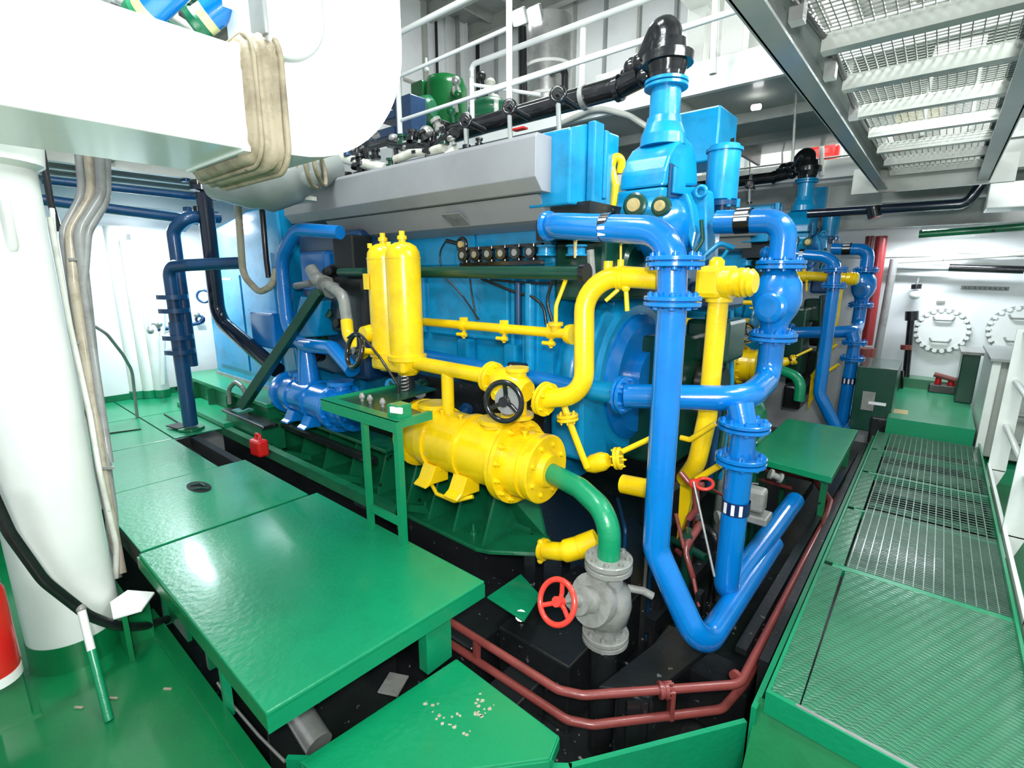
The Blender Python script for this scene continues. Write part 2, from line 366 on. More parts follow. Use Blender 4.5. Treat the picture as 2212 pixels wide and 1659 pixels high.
# lower gallery above the far wall
gzt = Pt(1700, 357, Y=8.2).z; gzb = Pt(1700, 395, Y=8.2).z
gs = struct('floor_gallery', MB().box((-4.5, 8.2, gzt-.06), (2.2, 9.4, gzt-.02)), WH)
MB().box((-4.5, 8.16, gzb), (2.2, 8.22, gzt)).build('slab_edge', WH, gs)
for y, z in ((6.0, 2.62), (6.9, 2.52), (7.7, 2.32)):
    MB().box((-.62 if y < 7.5 else -1.4, y, z), (2.2, y+.05, 2.84)).build('deck_girder', GB, gs)
    MB().box((-.62 if y < 7.5 else -1.4, y-.05, z-.015), (2.2, y+.10, z)).build('deck_girder', GB, gs)
MB().box((-.62, 5.95, 2.84), (2.2, 8.3, 2.88)).build('deck_sheet', GB, gs)
for x in (-.58, .1, .8, 1.5): MB().box((x, 6.05, 2.66), (x+.03, 8.28, 2.84)).build('deck_girder', GB, gs)
MB().box((-4.4, 8.27, 1.98), (2.1, 8.3, 2.06)).build('wall_strip', WH, gs)
MB().box((-4.4, 8.24, gzb-.35), (2.1, 8.30, gzb-.05)).build('wall_strip', GB, gs)
# ---- walkway on the right
wk = bpy.data.objects.new('floor_walkway', None); COL.objects.link(wk); wk['kind'] = 'structure'; wk.location = (.1, 4, WZ)
X0, X1 = -.30, .47
wk_m = MB()
wk_m.box((X0, 1.86, WZ-.07), (X0+.012, 6.15, WZ+.002)).box((X1-.012, 1.80, WZ-.07), (X1, 6.15, WZ+.03))
wk_m.build('side_rail', GP, wk)
for y0, y1 in ((3.05, 3.9), (3.93, 4.75), (4.78, 5.45), (5.48, 6.12)):
    MB().box((X0+.012, y0, WZ-.01), (X0+.10, y1-.02, WZ), bev=.003).build('edge_plate', TR, wk)
MB().prism([(X0+.012, 1.88, WZ-.01), (X0+.11, 1.86, WZ-.01), (X0+.10, 3.0, WZ-.01), (X0+.012, 3.0, WZ-.01)], (0, 0, .01)).build('edge_plate', TR, wk)
MB().prism([(X0+.115, 1.86, WZ-.012), (X1-.012, 1.80, WZ-.012), (X1-.012, 3.0, WZ-.012), (X0+.115, 3.0, WZ-.012)], (0, 0, .014)).build('tread_plate', TR, wk)
MB().prism([(X0, 1.87, WZ-.09), (X1, 1.81, WZ-.09), (X1, 1.79, WZ-.09), (X0, 1.85, WZ-.09)], (0, 0, .095)).build('front_rail', GP, wk)
MB().prism([(X0+.1, 1.862, WZ), (X1, 1.813, WZ), (X1, 1.80, WZ), (X0+.1, 1.849, WZ)], (0, 0, .008)).build('worn_edge', SV, wk)
MB().box((X0+.05, 3.0, WZ-.04), (X1-.012, 3.05, WZ-.004)).build('cross_member', GP, wk)
for y in (3.91, 4.76, 5.46): MB().box((X0+.05, y-.012, WZ-.06), (X1-.012, y+.012, WZ-.006)).build('cross_member', GP, wk)
g = MB()
x = X0+.115
while x < X1-.02:
    g.box((x, 3.05, WZ-.022), (x+.005, 6.13, WZ-.001)); x += .04
y = 3.06
while y < 6.12:
    g.box((X0+.11, y, WZ-.008), (X1-.013, y+.004, WZ-.002)); y += .02 if y < 3.95 else .045
go = g.build('grating', GW, wk); go['kind'] = 'stuff'
for y0, y1 in ((3.25, 3.40), (3.9, 4.1), (4.4, 4.5), (4.75, 4.95), (5.3, 5.55)):
    MB().box((X0+.1, y0, WZ-.16), (X1-.02, y1, WZ-.15)).build('under_strap', GM, wk)
# slanted green sheet below the front of the walkway
MB().prism([(X0-.03, 1.9, WZ-.09), (X0-.05, 1.66, -.45), (.9, 1.45, -.45), (.7, 1.75, WZ-.09)], (0, .02, 0)).build('front_sheet', GL, wk)
# platform at the far end of the walkway
fp = struct('floor_far_platform', MB().box((-.24, 6.15, .05), (.42, 8.3, FZ)).box((.42, 6.1, -.1), (2.2, 8.3, .05)), GP)
MB().box((-.24, 8.0, FZ), (.42, 8.29, FZ+.12)).build('step', GM, fp)
MB().obox((-.15, 6.5, FZ+.001), (1, 0, 0), (0, 1, 0), (0, 0, 1), .12, .2, .003).build('worn_patch', TN, fp)
# overhead grating between two channel beams
og = thing('overhead_grating', (-.2, 3, 2.5), 'grey steel mesh walkway hanging overhead at the upper right, carried by two long beams', 'grating')
ZB = 2.44
for xa, s in ((-.52, 1), (.16, -1)):
    m = MB().box((xa-.006, .55, ZB), (xa+.006, 5.3, ZB+.17)).box((xa, .55, ZB), (xa+.07*s, 5.3, ZB+.01)).box((xa, .55, ZB+.16), (xa+.07*s, 5.3, ZB+.17))
    m.build('channel_beam', GY, og)
yy = .75
while yy < 5.3:
    MB().box((-.45, yy, ZB+.10), (.15, yy+.03, ZB+.15)).box((-.45, yy-.001, ZB+.094), (.15, yy+.055, ZB+.1)).build('joist', GB, og); yy += .5
MB().box((-.7, 5.3, ZB-.02), (.3, 5.36, ZB+.18)).build('end_beam', GB, og)
g = MB(); x = -.46
while x < .14: g.box((x, .6, ZB+.155), (x+.0035, 5.28, ZB+.163)); x += .032
y = .6
while y < 5.28: g.box((-.47, y, ZB+.157), (.14, y+.0035, ZB+.161)); y += .032
gg = g.build('mesh_panel', GG, og); gg['kind'] = 'stuff'
for xx in (-.50,):
    MB().tube([(xx+.05, .9, ZB+.14), (xx+.03, 1.6, ZB+.12), (xx+.06, 2.4, ZB+.15), (xx+.04, 3.4, ZB+.13), (xx+.05, 5.2, ZB+.14)], .012, n=8).build('cable', BR, og)
    for y in (1.2, 1.9, 2.5, 3.2): MB().box((xx+.02, y, ZB+.08), (xx+.06, y+.05, ZB+.15)).build('clip', SV, og)
MB().cone((-.4, 1.35, ZB+.10), (-.4, 1.48, ZB+.10), .03, n=12).build('junction_box', WH, og)
# grating continues to the right overhead
og2 = thing('overhead_grating_side', (.6, 1.6, 2.6), 'overhead mesh panel in the top right corner, right of the long beams', 'grating')
og2.name = 'overhead_grating'
g = MB(); x = .19
while x < 1.5: g.box((x, .6, ZB+.155), (x+.0035, 3.4, ZB+.163)); x += .032
y = .6
while y < 3.4: g.box((.18, y, ZB+.157), (1.5, y+.0035, ZB+.161)); y += .032
gg = g.build('mesh_panel', GG, og2); gg['kind'] = 'stuff'
for yy in [.75+.42*i for i in range(7)]: MB().box((.18, yy, ZB+.09), (1.5, yy+.045, ZB+.15)).build('joist', GB, og2)

def fixture(p0, p1, label, wdt=.06, mat=LAMP, th=.03, group=None):
    p0 = Vector(p0); p1 = Vector(p1); t = thing('light_fixture', (p0+p1)/2, label, 'lamp', group)
    MB().bar(p0+V(0, 0, .035), p1+V(0, 0, .035), wdt*1.6, .03, bev=.006).build('housing', WH, t)
    MB().tube([p0, p1], th/2+.006, n=12).build('tube', mat, t)
    d = (p1-p0).normalized()
    for p in (p0, p1): MB().bar(p-d*.015, p+d*.015, wdt, .05, bev=.004).build('end_cap', GY, t)
    return t
fixture((-6.5, 1.45, 2.39), (-6.5, 2.1, 2.39), 'bright fluorescent tube lamp under the deck at left, above the white wall')
fixture((-.28, 7.9, 2.25), (.25, 7.9, 2.25), 'fluorescent lamp on the far right wall above the round manhole covers', wdt=.12)
t = thing('light_fixture', (0, 3.35, 3.0), 'bright white lamp glowing through the overhead mesh at upper right', 'lamp')
a = Pt(2015, 128, Z=3.0); b = Pt(2125, 108, Z=3.0)
MB().bar(a, b, .15, .06, bev=.02).build('diffuser', LAMP2, t); MB().bar(a+V(0, 0, .04), b+V(0, 0, .04), .13, .03).build('housing', WH, t)
for q in (a, b): MB().cone(q+V(0, .1, .05), V(q.x, q.y+.1, ZB+.163), .012, n=8).build('stand', GY, t)
for i, (x, y) in enumerate(((1118, 38), (1152, 32))):
    c = Pt(x, y, Y=6.2); t = thing('floodlight', c, ('left' if i == 0 else 'right')+' one of two bright square floodlights near the top of the picture', 'lamp')
    MB().obox(c, (1, 0, 0), (0, .9, .4), (0, -.4, .9), .17, .05, .17, .01).build('lamp_face', LAMP2, t); MB().obox(c+V(0, .06, .03), (1, 0, 0), (0, .9, .4), (0, -.4, .9), .2, .06, .2, .01).build('housing', GY, t)
t = thing('light_fixture', Pt(1632, 232, Z=3.3), 'small white lamp under the grey balcony slab', 'lamp')
MB().bar(Pt(1622, 233, Z=3.3), Pt(1645, 230, Z=3.3), .08, .04, bev=.015).build('diffuser', LAMP2, t)
for i, (x, y) in enumerate(((1300, 165), (1360, 155))):
    pass
# ================================================================ NEAR ENGINE (its twin behind repeats these)
e = thing('marine_engine', (-3.2, 3.2, PITZ), 'large light blue marine diesel engine nearest the camera, under the long grey hood', 'engine', twin='second light blue engine standing behind the near one, at the right')
b = MB(); b.prism([(-4.95, 2.6, 1.2), (-4.95, 2.6, 2.1), (-4.95, 2.75, 2.2), (-4.95, 3.7, 2.2), (-4.95, 4.0, 2.0), (-4.95, 4.0, .3), (-4.95, 2.62, .3), (-4.95, 2.62, .9)], (3.1, 0, 0))
b.build('engine_block', LB, e)
for x0, x1 in ((-4.9, -4.0), (-3.98, -2.52), (-2.50, -1.86)):
    MB().box((x0, 2.575, 1.82), (x1, 2.61, 2.085), bev=.008).build('upper_cover', LB, e)
for x0, x1 in ((-4.9, -3.9), (-3.86, -3.06), (-3.02, -2.2)):
    MB().box((x0, 2.565, 1.30), (x1, 2.63, 1.76), bev=.02).build('side_cover', LB, e)
for x0 in (-4.5, -3.7, -2.9, -2.25):
    d = MB().box((x0, 2.56, .62), (x0+.5, 2.63, 1.08), bev=.02).build('crankcase_door', LB, e)
    for dx in (.05, .25, .45):
        for z in (.66, 1.04): MB().hexbolt((x0+dx, 2.562, z), (0, -1, 0), .016, .016).build('bolt', LB, d)
for x in (-2.16, -2.06, -1.96): MB().box((x, 2.54, 1.1), (x+.03, 2.62, 1.75), bev=.006).build('rib', LB, e)
MB().cone((-1.98, 2.52, .8), (-1.98, 2.52, 1.7), .035, n=12).build('drain_pipe', LB, e)
for i, x in enumerate((-2.65, -2.2)):
    MB().box((x, 2.5, 1.02), (x+.12, 2.6, 1.3), bev=.02).build('pump_housing', LB, e)
for x in (-2.3, -2.02, -2.45): MB().lathe((x, 2.60, .95), (0, -1, 0), [(0, .06), (.06, .06), (.07, .045), (.09, .045)], 16).build('cap', LB, e)
# grey hood: vertical face, chamfer, inclined lower sheet
h = MB().prism([(-1.70, 2.2, 2.255), (-1.70, 2.2, 2.45), (-1.70, 2.215, 2.472), (-1.70, 2.665, 2.475), (-1.70, 2.68, 2.188), (-1.70, 2.26, 2.19)], (-2.75, 0, 0), bev=.004).build('hood', GH, e)
MB().prism([(-1.76, 2.30, 2.185), (-1.76, 2.36, 2.185), (-1.76, 2.59, 2.05), (-1.76, 2.565, 2.02), (-1.76, 2.40, 2.06)], (-2.2, 0, 0), bev=.003).build('lower_sheet', GH, e)
MB().box((-4.0, 2.552, 2.075), (-1.82, 2.575, 2.12)).build('lip', GH, e)
for x in (-3.7, -3.45, -3.2, -2.95, -2.6, -2.4, -2.1): MB().hexbolt((x, 2.55, 2.10), (0, -1, 0), .012, .014).build('bolt', TN, e)
tg = MB().box((-1.70, 2.43, 2.27), (-1.694, 2.462, 2.455)).build('warning_strip', RD, e)
tg['label'] = 'red vertical strip with worn marks'
for z in (2.30, 2.335, 2.37, 2.405): MB().box((-1.695, 2.438, z), (-1.6925, 2.452, z+.012)).build('mark', RB, tg)
MB().obox((-2.45, 2.31+.06, 2.10), (1, 0, 0), (0, .85, -.52), (0, .52, .85), .16, .12, .006).build('patch', GV, e).location += Vector((0, -.03, .0))
# front end cover of the heads
MB().prism([(-1.86, 2.34, 2.12), (-1.86, 2.34, 2.50), (-1.86, 2.42, 2.52), (-1.86, 2.5, 2.55), (-1.86, 2.86, 2.56), (-1.86, 2.86, 2.15)], (.28, 0, 0), bev=.012).build('end_cover', LB, e)
MB().box((-1.58, 2.50, 2.12), (-1.53, 2.60, 2.56), bev=.01).build('rib', LB, e)
MB().box((-1.60, 2.60, 2.17), (-1.52, 2.64, 2.53), bev=.01).build('rib', LB, e)
MB().box((-1.86, 2.88, 2.1), (-1.66, 2.96, 2.52), bev=.015).build('bracket', LB, e)
MB().tube([Pt(1340, 372, Y=2.85), Pt(1344, 345, Y=2.83), Pt(1328, 336, Y=2.8), Pt(1320, 360, Y=2.8), Pt(1329, 400, Y=2.8), Pt(1324, 452, Y=2.8)], .024, bend=.05).build('looped_tube', YE, e)
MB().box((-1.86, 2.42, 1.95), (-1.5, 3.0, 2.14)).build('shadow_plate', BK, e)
# gear casing: upright, front face curving back, with its pipe socket
XF = -1.265; W_ = .275
def pf(x, y): q = Pt(x, y, X=XF); return (q.y, q.z)
up_ = [pf(1432, 401), pf(1437, 365), pf(1446, 335), pf(1460, 310), pf(1480, 294), pf(1497, 312), pf(1506, 350), pf(1508, 401)]
MB().prism([(XF-W_, y, z) for y, z in up_], (W_, 0, 0), bev=.014).build('gear_casing', LB, e)
lo_ = [pf(1424, 470), pf(1421, 450), pf(1429, 430), pf(1431, 403), pf(1508, 403), pf(1510, 470), pf(1500, 540), pf(1440, 540)]
MB().prism([(XF-W_-.01, y, z) for y, z in lo_], (W_+.01, 0, 0), bev=.014).build('lower_casing', LB, e)
s0 = Vector(pf(1455, 318)); s1 = Vector(pf(1462, 268)); s2 = Vector(pf(1500, 275)); s3 = Vector(pf(1500, 315))
YP, XP = 3.05, -1.395
MB().lathe((XP, YP, 2.50), (0, 0, 1), [(0, .135), (.06, .13), (.12, .105), (.16, .098)], 24).build('socket', LB, e)
y0_ = up_[0][0]; zz0 = up_[0][1]
MB().prism([(XF+.0, *pf(1446, 352)), (XF, *pf(1462, 362)), (XF, *pf(1476, 385)), (XF, *pf(1474, 430)), (XF, *pf(1440, 425))], (.012, 0, 0), bev=.003).build('side_panel', DB, e)
MB().prism([(XF+.01, *pf(1449, 360)), (XF+.01, *pf(1462, 368)), (XF+.01, *pf(1472, 388)), (XF+.01, *pf(1470, 422)), (XF+.01, *pf(1445, 418))], (.02, 0, 0), bev=.006).build('side_panel', LB, e)
for px, py, rr_ in ((1378, 445, .95), (1434, 447, .75)):
    c = Pt(px, py, Y=lo_[2][0]-.0); c.y = lo_[1][0]+.02
    MB().lathe(c, (0.1, -1, 0), [(0, .072*rr_), (.03, .072*rr_), (.035, .06*rr_), (.035, .045*rr_)], 26).build('boss', GD, e)
    MB().lathe(c+V(0, -.03, 0), (0.1, -1, 0), [(0, .042*rr_), (.018, .038*rr_), (.02, .012)], 20).build('plug', TN, e)
MB().box((XF-.42, 3.15, 1.9), (XF-.28, 3.4, 2.45), bev=.02).build('back_casing', BK, e)
# volute with its wedge and bracket on the right
vc = Pt(1462, 500, Y=2.95)
MB().round_lathe(vc+V(-.12, .05, 0), (1, -.35, 0), [(0, .19), (.08, .20), (.13, .17), (.16, .09), (.165, .02)], 28).build('volute', PB, e)
MB().prism([Pt(1440, 445, Y=3.0), Pt(1482, 414, Y=3.0), Pt(1492, 440, Y=3.0), Pt(1504, 500, Y=3.0), Pt(1495, 545, Y=3.0), Pt(1470, 470, Y=3.0)], (0, .12, 0), bev=.012).build('wedge_rib', LB, e)
MB().prism([Pt(1490, 412, Y=3.1), Pt(1505, 402, Y=3.1), Pt(1524, 408, Y=3.1), Pt(1527, 440, Y=3.1), Pt(1530, 560, Y=3.1), Pt(1500, 580, Y=3.1), Pt(1508, 500, Y=3.1)], (0, .14, 0), bev=.014).build('bracket_plate', LB, e)
MB().torus(Pt(1514, 414, Y=3.09), (0, 1, 0), .03, .012, 18, 8).build('lifting_eye', LB, e)
MB().tube([Pt(1515, 475, Y=3.0), Pt(1518, 520, Y=3.0), Pt(1490, 560, Y=2.9)], .012, n=8).build('lever', GD, e)
MB().tube([Pt(1500, 570, Y=3.0), Pt(1555, 525, Y=3.05), Pt(1585, 535, Y=3.1)], .014, n=8).tube([Pt(1555, 565, Y=3.0), Pt(1572, 540, Y=3.0)], .01, n=8).build('linkage', LB, e)
bxa = Pt(1466, 243, Y=3.6); bxb = Pt(1557, 225, Y=3.6); bl_ = Pt(1505, 352, Y=3.6)
ye_ = Pt(1596, 240, X=bxb.x).y
MB().prism([(bxa.x-.05, 3.6, bl_.z), (bxb.x, 3.6, bl_.z), (bxb.x, ye_, bl_.z), (bxa.x-.05, ye_, bl_.z)], (0, 0, bxb.z-bl_.z), bev=.012).build('air_cooler_box', LB, e)
MB().prism([Pt(1578, 300, X=bxb.x+.001), Pt(1585, 297, X=bxb.x+.001), Pt(1585, 320, X=bxb.x+.001), Pt(1577, 322, X=bxb.x+.001)], (.004, 0, 0)).build('slot', DK, e)
cc_ = Pt(1556, 436, Y=3.42); ct_ = Pt(1558, 312, Y=3.42); hc = ct_.z-cc_.z; rc_ = .098
MB().lathe((cc_.x, 3.42, cc_.z), (0, 0, 1), [(0, rc_*.8), (.01, rc_), (hc*.86, rc_), (hc*.86, rc_*1.12), (hc*.91, rc_*1.12), (hc*.91, rc_*.98), (hc*.97, rc_*.9), (hc, rc_*.5)], 28).build('vertical_cylinder', LB, e)
MB().lathe((cc_.x+.02, 3.40, cc_.z-.08), (0, 0, 1), [(0, .05), (.05, .05), (.05, .08), (.08, .08)], 14).build('cylinder_base', DB, e)
for dx, dy in ((.07, -.06), (.1, .02), (-.02, -.1)): MB().hexbolt((cc_.x+dx, 3.42+dy, cc_.z-.04), (0, 0, 1), .016, .05).build('bolt', LB, e)
MB().prism([(-1.66, 3.3, 1.65), (-1.66, 3.3, 2.35), (-1.66, 3.95, 2.35), (-1.66, 3.95, 1.65)], (.35, 0, 0), bev=.02).build('rear_casing', DB, e)
MB().box((-1.5, 3.0, 1.7), (-1.25, 3.3, 1.95), bev=.03).build('inlet_casing', LB, e)
# bell housing at the end
bell = [(0, .56), (.06, .60), (.10, .60), (.12, .66), (.2, .66), (.22, .62), (.28, .58), (.32, .5)]
MB().round_lathe((-1.88, 3.2, 1.05), (1, 0, 0), bell, 44).build('bell_housing', LB, e)
MB().lathe((-1.60, 3.2, 1.05), (1, 0, 0), [(0, .45), (.06, .44), (.10, .38), (.10, .2), (.16, .2)], 36).build('bell_cover', PB, e)
for i in range(18):
    q = 2*PI*i/18; MB().hexbolt((-1.62, 3.2+.60*math.cos(q), 1.05+.60*math.sin(q)), (1, 0, 0), .018, .025).build('bolt', LB, e)
MB().prism([(-1.80, 2.52, .62), (-1.80, 2.5, 1.02), (-1.80, 2.7, 1.02), (-1.80, 2.9, .45)], (.24, 0, 0), bev=.02).build('foot_bracket', LB, e)
MB().prism([(-1.85, 2.6, 1.6), (-1.85, 2.6, 1.95), (-1.85, 3.9, 1.95), (-1.85, 3.9, 1.6)], (.35, 0, 0), bev=.02).build('front_casing', GD, e)
MB().lathe((-1.55, 2.9, 1.80), (1, 0, 0), [(0, .14), (.08, .14), (.10, .12)], 22).build('gear_cap', GD, e)
MB().prism([(-1.78, 2.66, .95), (-1.78, 2.6, 1.28), (-1.78, 2.78, 1.55), (-1.78, 2.9, 1.5), (-1.78, 2.8, 1.1)], (.20, 0, 0), bev=.015).build('web', LB, e)
# dark machinery behind the front pipes
for (x, y, z, sx, sy, sz, m) in ((-1.45, 3.4, .9, .4, .5, .9, GD), (-1.2, 3.7, 1.3, .3, .4, .3, GD), (-1.3, 3.9, .5, .4, .4, .5, BK), (-1.15, 3.5, 1.62, .22, .5, .18, DB), (-1.25, 3.3, .25, .2, .8, .3, BK)):
    MB().box((x-sx/2, y-sy/2, z-sz/2), (x+sx/2, y+sy/2, z+sz/2), bev=.03).build('auxiliary_casing', m, e)
for k in range(5):
    y = 3.35+.12*k; MB().tube([(-1.12, y, .2), (-1.1, y+.02, .9), (-1.14, y-.03, 1.5)], .016+.004*(k % 3), n=8, bend=.1).build('small_pipe', (GD, BK, DB, GD, LB)[k], e)
MB().lathe((-1.22, 3.55, 1.0), (1, 0, 0), [(0, .16), (.1, .16), (.12, .12), (.16, .12)], 24).build('pulley', BK, e)
# bed frame of the engine
bed = thing('engine_bed', (-3.5, 2.4, PITZ), 'green steel bed under the near engine with ribs and welded flange plates', 'frame', twin='green steel bed under the engine behind, mostly hidden')
MB().prism([(-6.4, 2.0, .07), (-6.4, 2.5, .07), (-1.86, 2.5, .07), (-1.68, 2.38, .07), (-1.66, 2.2, .07), (-1.90, 2.03, .07), (-1.98, 2.0, .07)], (0, 0, .03), bev=.008).build('bottom_flange', GM, bed)
MB().box((-6.4, 2.38, .1), (-1.85, 2.42, .5)).build('web', GM, bed)
MB().box((-6.4, 2.05, .47), (-2.95, 2.6, .50), bev=.006).build('top_flange', GM, bed)
MB().prism([(-2.95, 2.16, .47), (-2.95, 2.55, .47), (-1.95, 2.55, .47), (-1.95, 2.16, .47)], (0, 0, .025), bev=.006).build('cooler_seat', GM, bed)
for x in (-5.9, -5.5, -5.1, -4.7, -4.3, -3.9, -3.5, -3.1): MB().prism([(x, 2.06, .1), (x, 2.4, .1), (x, 2.4, .47), (x, 2.18, .47)], (.015, 0, 0)).build('rib', GM, bed)
for x in (-2.75, -2.5, -2.25, -1.98): MB().prism([(x, 2.05, .1), (x, 2.4, .1), (x, 2.4, .47), (x, 2.2, .47)], (.02, 0, 0)).build('rib', GM, bed)
MB().prism([(-2.0, 2.39, .1), (-1.98, 2.2, .47), (-1.80, 2.39, .3), (-1.74, 2.39, .1)], (0, .02, 0)).build('end_gusset', GM, bed)
for x in (-2.6, -2.12): MB().cone((x, 2.12, .1), (x, 2.12, .17), .012, n=8).cone((x, 2.12, .1), (x, 2.12, .12), .03, n=6).build('bolt', GM, bed)
MB().box((-6.0, 2.02, PITZ), (-2.0, 2.5, .068)).build('plinth', BK, bed)
MB().box((-6.3, 1.70, .26), (-2.4, 1.72, .33)).box((-6.3, 1.70, .33), (-2.4, 1.76, .34)).build('drain_rail', GM, bed)
for x in (-5.8, -5.0, -4.2, -3.4, -2.6): MB().prism([(x, 1.74, .28), (x, 2.1, .1), (x, 2.1, .16), (x, 1.74, .32)], (.04, 0, 0)).build('outrigger', GM, bed)
MB().box((-6.3, 1.96, .40), (-3.0, 2.02, .44)).build('upper_rail', BK, bed)

# ---- coolers
def cooler(xl, xr, y, z, r, mat, label, twin, plate_=True, nozz=True):
    c = thing('heat_exchanger', ((xl+xr)/2, y, z-r), label, 'cooler', twin=twin)
    L = xr-xl; A = (xl, y, z); ax = (1, 0, 0)
    MB().lathe((xl+.06, y, z), ax, [(0, r*.9), (L*.12, r*.9), (L*.12, r), (L*.18, r), (L*.18, r*.92), (L*.40, r*.92), (L*.40, r), (L*.43, r), (L*.43, r*.93), (L*.72, r*.93)], 36).build('shell', mat, c)
    f = MB().lathe((xl, y, z), ax, [(0, r*.8), (.02, r*1.08), (.06, r*1.1), (.07, r)], 36).build('end_flange', mat, c)
    f2 = MB().lathe((xl+L*.74, y, z), ax, [(0, r*1.17), (.025, r*1.17), (.025, r*1.13), (.03, r*1.13), (.03, r*1.17), (.055, r*1.17)], 36).build('end_flange', mat, c)
    for i in range(14):
        q = 2*PI*(i+.5)/14; p = V(xl+L*.74, y+r*1.04*math.cos(q), z+r*1.04*math.sin(q))
        MB().hexbolt(p+V(.055, 0, 0), ax, .016, .016).cone(p+V(.07, 0, 0), p+V(.085, 0, 0), .008, n=6).build('bolt', mat, f2)
    cap = MB().lathe((xl+L*.74+.05, y, z), ax, [(0, r*.93), (L*.10, r*.91), (L*.10, r*.86), (L*.135, r*.84), (L*.135, r*.92), (L*.165, r*.92), (L*.17, r*.88), (L*.17, r*.5), (L*.20, r*.42)], 32).build('end_cap', mat, c)
    for i in range(8):
        q = 2*PI*(i+.5)/8; MB().hexbolt(V(xl+L*.905+.05, y+r*.68*math.cos(q), z+r*.68*math.sin(q)), ax, .014, .02).build('bolt', mat, cap)
    for k in (.22, .46):
        x = xl+L*k
        MB().prism([(x, y-r*.80, z-r*.55), (x, y-r*1.02, z-r*.98), (x, y-r*1.22, z-r*1.10), (x, y-r*1.22, z-r*1.16), (x, y-r*.95, z-r*1.1), (x, y-r*.3, z-r*1.15), (x, y-r*.3, z-r*.8)], (L*.10, 0, 0), bev=.006).build('foot', mat, c)
    return c
YC = 2.0; ZC = .755
yc = cooler(-2.50, -1.40, YC, ZC, .200, YE, 'bright yellow cylindrical cooler with bolted round flanges, low in front of the near engine', 'yellow cylindrical cooler seen through the gap behind the near engine')
MB().box((-2.28, YC-.178, ZC-.05), (-2.20, YC-.165, ZC+.02)).build('rating_plate', TN, yc)
for x in (-2.33, -1.80): MB().lathe((x, YC, ZC+.14), (0, 0, 1), [(0, .09), (.04, .08), (.05, .08), (.05, .10), (.075, .10)], 24).build('nozzle', YE, yc)
for i in range(5): MB().lathe((-2.2+.16*i, YC-.05, ZC+.165), (0, 0, 1), [(0, .012), (.03, .012), (.03, .02), (.04, .02)], 8).build('plug', YE, yc)
MB().tube([(-2.2, YC-.16, ZC-.23), (-2.1, YC-.2, ZC-.26), (-1.95, YC-.2, ZC-.26), (-1.85, YC-.15, ZC-.22)], .012, n=8).build('drain_tube', YE, yc)
bc = cooler(-4.28, -3.15, YC, ZC+.0, .165, PB, 'deep blue cylindrical cooler left of the yellow one, beside the green diagonal strut', 'deep blue cylindrical cooler of the engine behind, mostly hidden')
for x in (-4.0, -3.4): MB().lathe((x, YC, ZC+.12), (0, 0, 1), [(0, .08), (.06, .07), (.06, .10), (.09, .10)], 22).build('nozzle', PB, bc)
MB().lathe((-4.42, YC, ZC), (1, 0, 0), [(0, .03), (.14, .03)], 12).build('drain_stub', SV, bc)
hs = thing('corrugated_hose', (-2.8, YC, ZC-.1), 'black ribbed rubber coupling between the blue and the yellow cooler', 'hose')
pr = []
for i in range(12): pr += [(.03*i, .085), (.03*i+.012, .10), (.03*i+.02, .10)]
MB().round_lathe((-3.02, YC, ZC), (1, 0, 0), pr, 24).build('bellows', BR, hs)
for x in (-3.10, -2.62): MB().lathe((x, YC, ZC), (1, 0, 0), [(0, .07), (.1, .07)], 20).build('sleeve', BG, hs)

# ---- green elbow and grey valve on the cooler outlet
t = thing('cooler_outlet_pipe', (-.99, 1.85, .69), 'green elbow pipe from the yellow cooler down to the grey valve', 'pipe', twin='green elbow pipe at the cooler of the engine behind')
MB().tube([(-1.44, 2.0, .745), (-1.2, 1.93, .745), (-.99, 1.85, .70), (-.985, 1.845, .46)], .052, bend=.17, n=24).build('elbow', GM if False else GP, t)
v = thing('gate_valve', (-.985, 1.845, .05), 'grey flanged gate valve standing in the pit, carrying the red handwheel', 'valve')
vx, vy = -.985, 1.845
flange(v, (vx, vy, .475), (0, 0, 1), .108, .026, GV, 8, .06)
flange(v, (vx, vy, .10), (0, 0, 1), .108, .022, GV, 8, .06)
MB().round_lathe((vx, vy, .12), (0, 0, 1), [(0, .06), (.04, .062), (.07, .10), (.15, .115), (.22, .105), (.25, .07), (.31, .068), (.33, .068)], 28).build('body', GV, v)
wcc = Pt(1203, 1300, Y=1.53)
ba = (wcc-V(vx, vy, .29)).normalized()
MB().lathe(V(vx, vy, .29)+ba*.06, ba, [(0, .105), (.04, .105), (.04, .115), (.065, .115), (.065, .06), (.12, .05), (.12, .062), (.15, .062), (.15, .03), (.2, .03)], 24).build('bonnet', GV, v)
MB().cone(V(vx, vy, .29)+ba*.2, V(vx, vy, .29)+ba*.34, .011, n=10).build('stem', GV, v)
wheel(v, wcc, (ba+V(.08, 0, .10)).normalized(), .088, .012, RW, 3, .022, rot=.6)['label'] = 'red three-spoke handwheel'
MB().tube([(vx+.06, vy+.08, .33), (vx+.12, vy+.12, .32), (vx+.16, vy+.14, .30)], .018, n=10).build('drain_cock', GV, v)
dp = thing('dark_stub_pipe', (vx, vy, PITZ), 'black pipe rising from the pit floor under the grey valve', 'pipe')
MB().tube([(vx, vy, PITZ), (vx, vy, .075)], .062, n=24).build('pipe', BK, dp)

